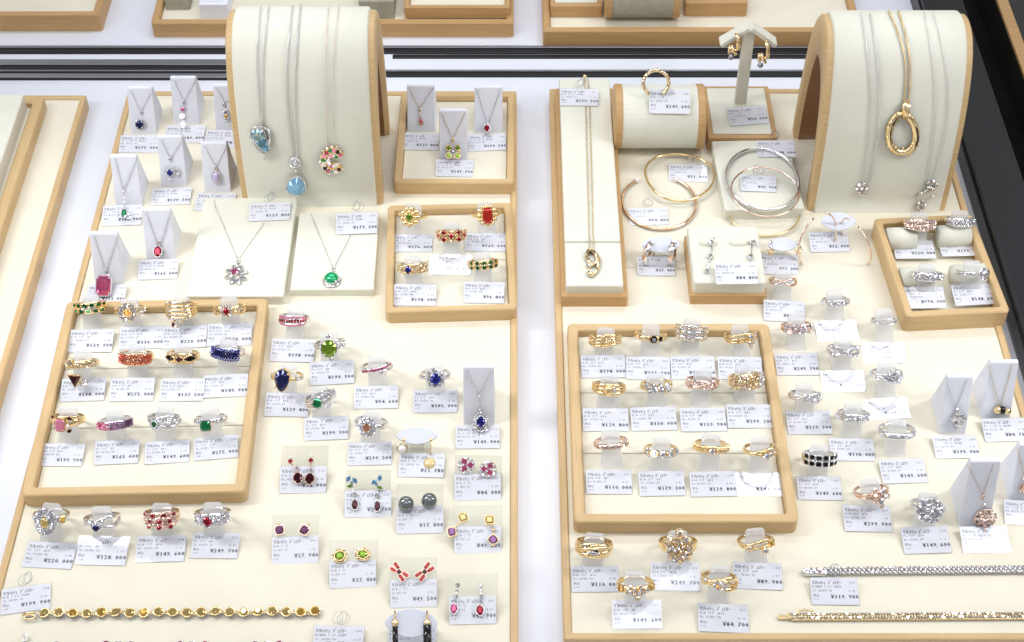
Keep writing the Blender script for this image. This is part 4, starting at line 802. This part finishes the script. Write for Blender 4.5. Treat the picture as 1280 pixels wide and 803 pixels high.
for i, a in enumerate(range(36, 332, 23)):
    cres.append(('g', 416 + 12 * math.cos(R_(a)), 200 - 13.5 * math.sin(R_(a)), 'oval', .19, .16, _c[i % len(_c)], a))
    cres.append(('d' if i % 3 else 'g', 416 + 6 * math.cos(R_(a + 9)), 200 - 7 * math.sin(R_(a + 9)), *((.13,) if i % 3 else ('oval', .16, .13, _c[(i * 5 + 3) % len(_c)]))))
    cres.append(('d', 416 + 15.5 * math.cos(R_(a + 11)), 200 - 17 * math.sin(R_(a + 11)), .09))
pendant('crescent pendant of mixed coloured stones on the drum', 'gold', f, [dpath([(411, 10, -3), (410, 183)]), dpath([(424, 10, -5), (419, 183)])], cres, .03, .08, cmetal='rose')
f = dhit(drumR)
pendant('silver chain pendant with a round diamond cluster on the drum', 'silver', f, [dpath([(1076, 17, 11), (1078, 228)]), dpath([(1087, 17, 12), (1088, 228)])], [('d', 1077 + 6 * math.cos(a * 1.047), 236 + 6 * math.sin(a * 1.047), .14, 'rosedia') for a in range(6)] + [('d', 1077, 236, .16)], .05, .11, cmetal='silver')
loop = [('m', [(1127.5 + 17 * math.sin(R_(a)) * (1 - .12 * math.cos(R_(a))), 166 - 24 * math.cos(R_(a))) for a in range(0, 361, 15)], .25, .08)]
for a in range(20, 345, 13):
    if 150 < a < 210: continue
    loop.append(('m', [(1127.5 + (13 + 8 * t_) * math.sin(R_(a + 10 * t_)) * (1 - .12 * math.cos(R_(a))), 166 - (19 + 10 * t_) * math.cos(R_(a + 10 * t_))) for t_ in (0, .33, .66, 1)], .055, .22))
loop += [('m', [(1131, 127), (1131, 135), (1130, 146)], .24, .2), ('m', [(1135, 128), (1134, 136), (1131, 147)], .1, .34)] + [('d', x, y, .09) for x, y in ((1120, 187), (1125, 189), (1130, 189), (1135, 187), (1128, 185))]
pendant('gold chain pendant with a fluted oval loop on the drum', 'gold', f, [dpath([(1111, 15, 10), (1130, 126)]), dpath([(1123, 15, 7), (1136, 126)])], loop, .075, .14)
pendant('fine chain pendant with trailing diamond flowers on the drum', 'silver', f, [dpath([(1155, 15, 12), (1160, 224)]), dpath([(1166, 15, 19), (1168, 224)])], [('d', 1165 + 5.5 * math.cos(a * 1.257), 231 + 5 * math.sin(a * 1.257), .12, 'rosedia') for a in range(5)] + [('d', 1152 + 4.5 * math.cos(a * 1.257), 256 + 4.5 * math.sin(a * 1.257), .11, 'rosedia') for a in range(5)] + [('d', 1151, 241, .12), ('d', 1166, 245, .09), ('m', [(1165, 233), (1152, 241), (1152, 254)], .03, .08), ('d', 1152, 262, .08), ('d', 1152, 256, .07)], .03, .08)
# ================================================================ EARRINGS on clear cards
def hd(x, y, sh, rx, ry, m, ro=0): return ('g', x, y, sh, rx, ry, m, ro)
earring_pair(['garnet drop earring with a small red top stone', 'garnet drop earring next to its twin, turned outward'], 'rose', (349, 408, 557, 616), [[('p', 364, 573, .1, 'pearl_white'), hd(363.5, 578, 'oval', .14, .14, 'red'), ('m', [(365, 581), (371, 586), (373, 594)], .035), ('d', 371, 586, .12), hd(373, 599, 'oval', .27, .33, 'garnet', 10)], [('p', 390, 572, .1, 'pearl_white'), hd(389, 577, 'oval', .14, .14, 'red'), ('m', [(389, 580), (388, 590)], .035), ('d', 389, 588, .12), hd(387.5, 600, 'oval', .27, .33, 'garnet', -5)]], (379, 600, '35.000'))
earring_pair(['butterfly earring of blue stones with a wine drop', 'butterfly earring of blue stones with leaf tilted outward'], 'silver', (430, 487, 587, 645), [[hd(436, 600, 'marq', .2, .13, 'topaz', 60), hd(444, 602, 'marq', .2, .13, 'topaz', -50), hd(440, 605, 'oval', .1, .1, 'aqua'), hd(438, 609, 'marq', .2, .11, 'peridot', 10), ('m', [(441, 608), (443, 622)], .04), ('d', 443, 619, .13), hd(444, 632, 'pear', .23, .3, 'garnet')], [hd(468, 604, 'marq', .2, .13, 'topaz', 40), hd(475, 599, 'marq', .2, .13, 'topaz', 80), hd(471, 607, 'oval', .1, .1, 'aqua'), hd(475, 611, 'marq', .2, .11, 'peridot', -20), ('m', [(472, 609), (472, 624)], .04), ('d', 472, 620, .13), hd(472, 634, 'pear', .22, .3, 'garnet')]], (460, 630, '29.700'))
earring_pair(['round dark grey pearl stud', 'round dark green pearl stud'], 'gold', (495, 553, 605, 667), [[('p', 508, 632, .45, 'pearl_dark')], [('p', 537, 628, .45, 'pearl_dark')]], (525, 650, '17.800'))
earring_pair(['flower stud of three pink stones ringed with diamonds', 'flower stud of pink stones turned a little aside'], 'silver', (568, 628, 569, 624), [[('h', 583, 583, .42, .42, 12, .085)] + [hd(583 + 5 * math.cos(a * 2.09), 583 - 5 * math.sin(a * 2.09), 'oval', .2, .17, 'pink', a * 120) for a in range(3)], [('h', 610, 588, .42, .42, 12, .085)] + [hd(610 + 5 * math.cos(a * 2.09 + 1), 588 - 5 * math.sin(a * 2.09 + 1), 'oval', .2, .17, 'pink', a * 120 + 57) for a in range(3)]], (597, 609, '44.000'))
earring_pair(['gold pyramid earring with a purple square hanging low', 'gold pyramid earring with a lilac square hanging straight'], 'gold', (566, 628, 631, 689), [[hd(579, 648, 'sq', .23, .23, 'citrine', 20), ('m', [(575, 655), (568, 660)], .05), hd(565, 666, 'sq', .21, .24, 'amethyst', 12), ('m', [(569, 672), (570, 664)], .06)], [hd(612, 651, 'sq', .23, .23, 'citrine', 5), ('m', [(615, 659), (617, 666)], .05), hd(616.5, 676, 'sq', .23, .24, 'amethyst', 40), ('p', 617, 664, .1, 'gold')]], (597, 675, '49.500'))
earring_pair(['dark purple square stud', 'dark purple square stud tilted away'], 'rose', (338, 396, 643, 702), [[hd(350, 664, 'sq', .23, .24, 'purple', 12), ('p', 348, 656, .07, 'gold')], [hd(381, 664, 'sq', .23, .24, 'purple', -32), ('p', 386, 656, .07, 'gold')]], (369, 688, '27.940'))
earring_pair(['oval olive green stud in a beaded gold rim', 'oval olive green stud with a brighter gold rim'], 'gold', (410, 471, 675, 733), [[('h', 425, 696, .38, .36, 16, .06, 'champagne'), hd(425, 696, 'oval', .28, .25, 'peridot', 20)], [('h', 454, 694, .38, .32, 16, .06, 'champagne'), hd(454, 694, 'oval', .28, .23, 'peridot', -10)]], (441, 718, '37.400'), )
bow = lambda x, y, s_: [hd(x + s_ * .7 * a + .7 * b, y + .7 * a - s_ * .7 * b, 'em', .21, .095, 'ribbon', -45 * s_ + (9 if a * b > 0 else -9)) for a in (-7.5, 7.5) for b in (-3.3, 3.3)] + [hd(x, y, 'sq', .12, .12, 'garnet', -45)]
earring_pair(['ribbon stud of red stones slanting down', 'ribbon stud of red stones slanting up'], 'rose', (486, 545, 696, 758), [bow(499, 716, 1), bow(531, 716, -1)], (517, 742, '49.500'))
earring_pair(['long diamond line earring ending in a ruby', 'long diamond line earring ending in a darker ruby'], 'silver', (557, 622, 717, 780), [[('d', 572, 732, .12), ('d', 571, 739, .09), ('d', 570, 746, .1), ('d', 568, 753, .08), ('m', [(572, 732), (568, 755)], .03), hd(567.5, 762, 'marq', .3, .22, 'pink', 90)], [('d', 601, 732, .12), ('d', 601, 739, .09), ('d', 602, 746, .1), ('d', 601, 753, .08), ('m', [(601, 732), (600.5, 755)], .03), hd(600, 764, 'marq', .3, .22, 'ruby', 95)]], (591, 763, '42.900'))
# ================================================================ EARRINGS on white oval hangers
def hang(desc, metal, ph, els):
    rt = thing('earring', desc, 'earring', group='earrings on white hangers'); J = Jewel(metal); elements(J, els, ph); J.finish(rt, 'setting')
def hoop(desc, metal, px, py, w_, h_, r, z=0.0, lean=8, lift=1.2, yaw=70, stones=None, sx=1.0, m2=None):
    """open hoop hanging upright: rotated torus"""
    c = P(px, py, z + lift); k = sc_at(px, py, z + lift); rt = thing('earring', desc, 'earring', c, (R_(90 - lean), 0, R_(yaw)), 'hoop earrings')
    Rr = h_ / k / 2 / .62
    pts = [(Rr * sx * math.cos(R_(a)), Rr * math.sin(R_(a)), 0) for a in range(100, 431, 12)]
    MB().put(tube(pts, r, 8, False, 1.0), None, True).build('hoop', metal, rt)
    if stones:
        b = MB()
        for a in range(190, 351, 11): b.put(pave_geo(r * .85), frame_mx(Vector((Rr * sx * math.cos(R_(a)), Rr * math.sin(R_(a)), r)), Vector((1, 0, 0)), Vector((0, 1, 0)), Vector((0, 0, 1))))
        b.build('pave_pattern', stones, rt)
    return rt
ph = leaf_hanger(521, 545, 52, 22, 'white oval hanger with gold pearl drop earrings', lift=1.3)
hang('gold bead earring with a pale round pearl', 'gold', ph, [('p', 505, 549, .12, 'gold'), ('m', [(505, 551), (503, 557)], .03), ('h', 503, 560, .3, .26, 12, .05, 'champagne'), ('p', 503, 560, .24, 'pearl_white')])
hang('gold drop earring with a large golden pearl', 'gold', ph, [('p', 539, 549, .12, 'gold'), ('m', [(539, 551), (538, 569)], .03), ('d', 538, 560, .06, 'champagne'), ('d', 538, 566, .07, 'champagne'), ('p', 537.5, 580, .44, 'pearl_gold', 1.12)])
price_tag(527, 582, '21.780', 'pearl earrings hanging on the white oval hanger', 'K18 ﾋﾟｱｽ', rot=-1, wpx=56)
ph = leaf_hanger(514, 779, 66, 36, 'white oval hanger with black hoop earrings at the bottom edge', lift=1.4)
for x, s_ in ((494, 'thin black hoop earring with a gold clasp at the bottom edge'), (534, 'broad black hoop earring with a gold clasp at the bottom edge')):
    rt = thing('earring', s_, 'earring', group='hoop earrings'); J = Jewel('gold'); p_ = ph(x, 780, .1)[0]
    J.gems.append((tube([(p_.x, p_.y, p_.z), (p_.x + .03, p_.y - .75, p_.z - .5), (p_.x + .1, p_.y - 1.5, p_.z - .9), (p_.x + .1, p_.y - 1.8, p_.z - 1.1)], .15 if x < 500 else .22, 8, False), Matrix.Identity(4), 'onyx', True))
    J.mb.put(ball(.2, 8, 6, sy=1.3), T(p_ + Vector((0, .1, .05))), True); J.mb.put(tube([p_ + Vector((0, .1, .1)), p_ + Vector((0, .5, .5)), p_ + Vector((0, .3, -.3))], .04, 6), None, True); J.finish(rt, 'clasp')
price_tag(515, 800, '27.500', 'black hoop earrings on the bottom white hanger', 'K18 ﾋﾟｱｽ', rot=0, wpx=60)
ph = leaf_hanger(826, 306, 48, 22, 'white oval hanger with broad white gold hoops', lift=1.4)
for x, yw, ds in ((811, 62, 'broad rose and white gold hoop earring'), (840, 76, 'broad white gold hoop earring seen nearly edge-on')):
    c = P(x, 317, .95); rt = thing('earring', ds, 'earring', c, (R_(88), 0, R_(yw)), 'hoop earrings')
    ls = []
    for a in range(80, 421, 12):
        ca, sa = math.cos(R_(a)), math.sin(R_(a)); ls.append([(.62 * d * ca, .74 * d * sa, q) for d, q in ((1, -.2), (1.14, -.14), (1.16, 0), (1.14, .14), (1, .2))])
    MB().put(loops(ls), None, True).build('hoop', 'silver', rt)
    ls = [[(.62 * d * math.cos(R_(a)), .74 * d * math.sin(R_(a)), q) for d, q in ((1.1, -.06), (1.19, -.05), (1.19, .05), (1.1, .06))] for a in range(80, 421, 12)]
    MB().put(loops(ls), None, True).build('rose_stripe', 'rose', rt)
price_tag(820, 334, '37.400', 'broad white gold hoops', 'K18 ﾋﾟｱｽ', rot=-1, wpx=46)
ph = leaf_hanger(978, 306, 38, 18, 'white oval hanger with small star earrings', lift=1.3)
star = lambda x, y: [('d', x, y - 6, .11), ('d', x + 2, y, .1), ('m', [(x, y - 4), (x + 1, y + 4)], .04), ('m', [(x - 5, y + 3), (x, y + 6), (x + 5, y + 3)], .06), ('p', x, y + 6, .13, 'gold'), ('m', [(x, y + 5), (x + 2, y + 12)], .05), ('m', [(x - 3, y + 9), (x + 3, y + 7)], .05)]
hang('gold star earring with two diamonds, nearer the earring box', 'gold', ph, star(963, 309))
hang('gold star earring with two diamonds, nearer the thin hoops', 'gold', ph, star(998, 309))
price_tag(974, 332, '77.000', 'small gold star earrings', 'K18 ﾋﾟｱｽ', rot=1, wpx=46)
ph = leaf_hanger(1048, 277, 44, 24, 'white oval hanger with large thin hoops', lift=1.5)
hoop('large thin rose hoop earring leaning toward the star earrings', 'rose', 1022, 301, 26, 46, .06, lean=12, lift=1.1, yaw=38, sx=.9)
hoop('large thin rose hoop earring leaning toward the small tray', 'rose', 1070, 302, 24, 42, .06, lean=12, lift=1.1, yaw=118, sx=.9)
price_tag(1036, 304, '55.000', 'large thin rose hoops', 'K18 ﾋﾟｱｽ', rot=2, wpx=48)
# earring box with two slots
q = [P(*a, .8) for a in ((857, 297), (948, 293), (955, 366), (864, 372))]; c = sum(q, Vector()) / 4; wd = (q[1] - q[0]).length; dp = (q[0] - q[3]).length
rt = thing('earring_box', 'wooden box with an ivory slotted pad holding diamond drops', 'earring box', (c.x, c.y, 0))
MB().put(slab(wd, dp, .004, .8, .1, .06)).build('wood_base', 'wood_deep', rt)
MB().put(slab(wd - .25, dp - .25, .8, 1.75, .2, .14), T((0, .05, 0))).build('padded_top', 'ivory', rt)
for sx in (-1, 1):
    MB().put(ball(.62, 16, 8, 1, .42, .4), T((sx * .95 - .1, .95, 1.78)), True).build('slot_flap', 'ivory', rt)
ph = plane_hit(Vector((0, c.y - 1, 1.85)), Vector((0, -.05, 1)))
hang('diamond line drop earring in the box, hanging askew', 'silver', ph, [('d', 889, 304, .17), ('m', [(889, 306), (890, 314), (888, 322), (884, 339)], .035), ('d', 888, 321, .15), ('d', 883.5, 340, .13), ('m', [(889, 303), (893, 298)], .04)])
hang('diamond line drop earring in the box, half behind the tag', 'silver', ph, [('d', 940, 302, .18), ('m', [(940, 304), (939, 320), (935, 338)], .035), ('d', 938.5, 321, .16), ('d', 935, 339, .15), ('m', [(942, 303), (950, 306), (958, 309)], .035)])
price_tag(920, 343, '84.800', 'diamond drop earrings in the slotted box', 'Pt ﾋﾟｱｽ', rot=2, z=1.85, wpx=52)
# earring stand: wooden base, post and arrow top
q = [P(*a, 1.1) for a in ((878, 110), (961, 106), (970, 170), (885, 175))]; c = sum(q, Vector()) / 4; wd = ((q[1] - q[0]).length + (q[2] - q[3]).length) / 2; dp = (q[0] - q[3]).length
rt = thing('earring_stand', 'wooden based stand with ivory arrow-shaped top for earrings', 'earring stand', (c.x, c.y, 0))
MB().put(slab(wd, dp, .004, 1.1, .1, .05)).build('wood_base', 'wood_deep', rt)
MB().put(slab(wd - .7, dp - .7, 1.1, 1.2, .08, .04)).build('base_pad', 'ivory', rt)
pb = P(925, 128, 1.2) - c; pb.z = 1.2
hgt = 1.0
for _ in range(60):
    v = c + Vector((pb.x, pb.y, 0)); v.z = 1.2 + hgt; v = v - CAM; yy = 401.5 - FPX * v.dot(Vector((0, SP, CP))) / v.dot(Vector((0, CP, -SP))); hgt += (yy - 36) * .02
print('post', hgt)
MB().put(loops([rrect(.42 * s_, .22 * s_, .05, z) for s_, z in ((1, 1.2), (.95, 1.2 + hgt * .5), (.9, 1.2 + hgt))]), T((pb.x, pb.y, 0))).build('post', 'ivory', rt)
top = Vector((pb.x, pb.y, 1.2 + hgt))
for sx in (-1, 1):
    g = slab(2.3, .95, -.14, .14, .06, .04)
    MB().put(g, T(top) @ Matrix.Rotation(R_(38 * sx), 4, 'Y') @ T((sx * 1.05, 0, .25))).build('arm', 'ivory', rt)
tw = c + top; tw.z = top.z
ph = plane_hit(Vector((0, tw.y - .5, tw.z)), Vector((0, -1, .45)))
for desc, x, y, mx_ in (('gold hoop earring with a grey tip on the stand, near the cloth roll', 918, 55, 0), ('gold hoop earring with a grey tip on the stand, near the drum', 955, 65, 0)):
    hang(desc, 'gold', ph, [('m', [(x + 2, y - 14), (x + 5, y - 4), (x + 4, y + 8)], .14), ('m', [(x + 4, y + 6), (x - 2, y + 10), (x - 6, y + 6)], .1), ('m', [(x - 6, y + 2), (x - 6, y + 12)], .13), ('m', [(x - 4, y + 2), (x + 2, y + 14)], .11), ('p', x - 5, y + 16, .2, 'steel')])
price_tag(934, 145, '94.600', 'gold hoop earrings on the arrow stand', 'K18 ﾋﾟｱｽ', rot=6, z=1.22, wpx=48)
# gold hoop ring standing on the roll
ch = P(820, 104, 0); cc = on_plane(820, 104, Vector((0, cylC.y - .5, 0)), Vector((0, 1, 0)))
rt = thing('bangle', 'small gold hoop of diamonds standing on the cloth roll', 'hoop', cc, (R_(62), 0, 0)); J = Jewel('gold')
J.mb.put(tube([(.86 * math.cos(R_(a)), .86 * math.sin(R_(a)), 0) for a in range(-60, 241, 10)], .12, 8), None, True)
for a in range(-56, 240, 9): J.dia(frame_mx(Vector((.86 * math.cos(R_(a)), .86 * math.sin(R_(a)), .1)), Vector((1, 0, 0)), Vector((0, 1, 0)), Vector((0, 0, 1))), .08, 'champagne')
J.finish(rt, 'hoop')
p_ = on_plane(837, 127, Vector((0, cylC.y - cylR * .8, cylC.z + cylR * .66)), Vector((0, -.7, .7)))
o = price_tag(837, 127, '149.600', 'small gold hoop on the cloth roll', 'K18 ﾋﾟｱｽ', rot=-1, wpx=47); o.location = p_; o.rotation_euler[0] = R_(42)
# ================================================================ BANGLES
def bangle(desc, metal, px, py, w_, h_, r, z=0.0, gap=None, wav=0.0, pearls=None, tilt=0, rot=0, flat=1.0, stones=0):
    k = sc_at(px, py, z + .15); c = P(px, py, z + .15); a = w_ / k / 2; b = h_ / k / 2 / SP
    rt = thing('bangle', desc, 'bangle', c, (R_(tilt), 0, R_(rot)))
    rg = range(0, 360, 6) if not gap else range(gap[0], gap[1] + 1, 6)
    pts = [(a * math.cos(R_(q)) * (1 + wav * math.sin(R_(3 * q + 40))), b * math.sin(R_(q)) * (1 + wav * math.sin(R_(3 * q + 40))), wav * math.sin(R_(2 * q)) + .02) for q in rg]
    MB().put(tube(pts, r, 10, not gap, flat), None, True).build('band', metal, rt)
    if pearls:
        for i in (0, -1): MB().put(ball(.21, 14, 9), T(pts[i]), True).build('pearl', 'pearl_white', rt)
    if stones:
        m = MB()
        for q in range(20, 160, 6): m.put(pave_geo(.055), T((a * math.cos(R_(q)), b * math.sin(R_(q)), r)))
        m.build('pave_pattern', 'diamond', rt)
bangle('wavy yellow gold bangle lying behind the pearl bangle', 'gold', 849, 221, 86, 64, .09, z=.25, wav=.045, tilt=0)
bangle('open rose gold bangle with a white pearl at each end', 'pinkgold', 824, 253, 92, 72, .10, gap=(-236, 62), pearls=True)
bangle('heavy silver bangle lying on the ivory block', 'silver', 953, 224, 90, 84, .095, z=.95, stones=0, flat=1.3)
bangle('thin rose gold bangle lying on the ivory block', 'rose', 956, 240, 84, 62, .06, z=1.25, tilt=4)
bangle('thin gold bangle half under the ivory block', 'gold', 954, 262, 92, 70, .06, z=.05)
price_tag(860, 216, '31.000', 'wavy yellow gold bangle', 'K18 ﾊﾞﾝｸﾞﾙ', rot=-3, wpx=47, loop=True)
price_tag(811, 270, '74.800', 'rose gold bangle with pearls', 'K18 ﾊﾞﾝｸﾞﾙ', rot=0, wpx=48, loop=True)
price_tag(970, 186, '148.000', 'heavy silver bangle', 'Pt ﾊﾞﾝｸﾞﾙ', rot=0, z=.93, wpx=46, loop=True)
price_tag(948, 229, '42.900', 'thin rose gold bangle', 'K18 ﾊﾞﾝｸﾞﾙ', rot=-4, z=.93, wpx=44, loop=True)
# ================================================================ BRACELETS
p0, p1 = P(56, 768, .1), P(394, 766, .1)
rt = thing('bracelet', 'gold bracelet of round yellow citrines in a straight row', 'bracelet', p0)
n = 20
for i in range(n):
    p_ = p0.lerp(p1, i / (n - 1)) - p0 + Vector((0, .04 * math.sin(i * 1.7), 0)); J = Jewel('gold')
    mx = T(p_ + Vector((0, 0, .14))) @ Matrix.Rotation(R_(rng.uniform(-8, 8)), 4, 'X') @ Matrix.Rotation(R_(rng.uniform(-10, 10)), 4, 'Y')
    J.mb.put(torus(.265, .045, 18, 6), mx, True); J.mb.put(loops([[((.265) * s_ * math.cos(k * .3491), (.265) * s_ * math.sin(k * .3491), q) for k in range(18)] for s_, q in ((.6, -.16), (1, -.02))], True, False), mx, True)
    if i < n - 1: J.mb.put(torus(.11, .035, 10, 5, 1.3, .7), mx @ T((.44, 0, -.05)), True)
    lk = J.mb.build('link', 'gold', rt); MB().put(gem_geo('oval', .225, .225, .18), mx @ T((0, 0, .03))).build('gemstone', rng.choice(('citrine', 'citrine', 'gold_stone', 'yellow')), lk)
m = MB(); m.put(tube([(-1.15, -.12, .1), (-.8, .02, .12), (-.42, 0, .12)], .07, 6), None, True); m.put(torus(.17, .05, 12, 6, 1.8, .8), T((-.75, -.25, .1)), True); m.build('clasp', 'gold', rt)
price_tag(32, 748, '199.900', 'citrine bracelet', 'K18 ﾌﾞﾚｽ 18CM', rot=8, wpx=60, loop=True, tilt=4)
rt = thing('bracelet', 'diamond swirl bracelet with red stones along the bottom edge', 'bracelet', P(30, 806, .1)); p0 = P(30, 806, .1); J = Jewel('silver')
for i in range(24):
    p_ = P(70 + 15.5 * i, 810 + 1.5 * math.sin(i), .14) - p0
    if i % 4 in (0, 2) and i % 9 != 5: J.stone(T(p_ + Vector((0, .1, .1))), 'oval', .2, .17, 'ruby')
    else:
        for k in range(6): J.dia(T(p_ + Vector((.22 * math.cos(k * 1.05), .2 * math.sin(k * 1.05), .12))), .085)
        J.mb.put(torus(.22, .06, 12, 5), T(p_ + Vector((0, 0, .06))), True)
J.mb.put(torus(.15, .05, 12, 6, .8, 1.4), T((.0, .35, .1)), True); J.mb.put(tube([(0, .1, .1), (.3, -.1, .1), (1.6, -.1, .1)], .05, 6), None, True); J.finish(rt, 'links')
price_tag(423, 800, '198.000', 'swirl bracelet on the bottom edge', 'K18WG ﾌﾞﾚｽ 18CM', rot=0, wpx=62, loop=True, code='006')
# curb chain of diamonds
p0 = P(1006, 716, .1); rt = thing('bracelet', 'thick white curb chain bracelet of diamond links', 'bracelet', p0); J = Jewel('silver')
for i in range(46):
    p_ = P(1030 + 5.9 * i, 714 - i * .05, .15) - p0; J.mb.put(torus(.18, .055, 12, 6, .85, 1.25), T(p_) @ Matrix.Rotation(R_(28), 4, 'Z') @ Matrix.Rotation(R_(30), 4, 'Y'), True)
    for yy in (-.14, .14): J.dia(T(p_ + Vector((.05, yy, .10))), .075)
for k in range(14): p_ = P(1008 + k * 1.6, 715 + 2.5 * math.sin(k * 1.4), .18) - p0; J.dia(T(p_ + Vector((0, 0, .1))), .1, rng.choice(('diamond', 'rosedia')));
J.mb.put(slab(1.3, .42, -.05, .2, .15, .05), T((.55, 0, 0))); J.finish(rt, 'links')
price_tag(1043, 740, '119.900', 'white curb chain bracelet', 'K18WG ﾌﾞﾚｽ 18CM', rot=-2, wpx=58, loop=True)
p0 = P(976, 772, .1); rt = thing('bracelet', 'narrow gold line bracelet set with small diamonds', 'bracelet', p0); J = Jewel('gold')
for i in range(84):
    p_ = P(990 + 3.6 * i, 771.5 - i * .02, .13) - p0; J.mb.put(slab(.13, .44, -.08, .06, .03, .02), T(p_))
    for yy in (-.11, .11): J.dia(T(p_ + Vector((0, yy, .07))), .10, 'pale_champagne')
J.mb.put(slab(.5, .22, -.06, .1, .04, .02), T((.1, 0, 0))); J.mb.put(slab(1.0, .34, -.07, .1, .04, .02), T((.8, .06, 0))); J.mb.put(torus(.2, .05, 12, 6, 2.2, .8), T((1.3, .25, .1)), True); J.finish(rt, 'links')
price_tag(19, 140, '88.000', '=white price tag lying on the ivory slab cut off by the picture edge', 'K18 ﾈｯｸﾚｽ', rot=-88, z=1.9, wpx=46) if 0 else None
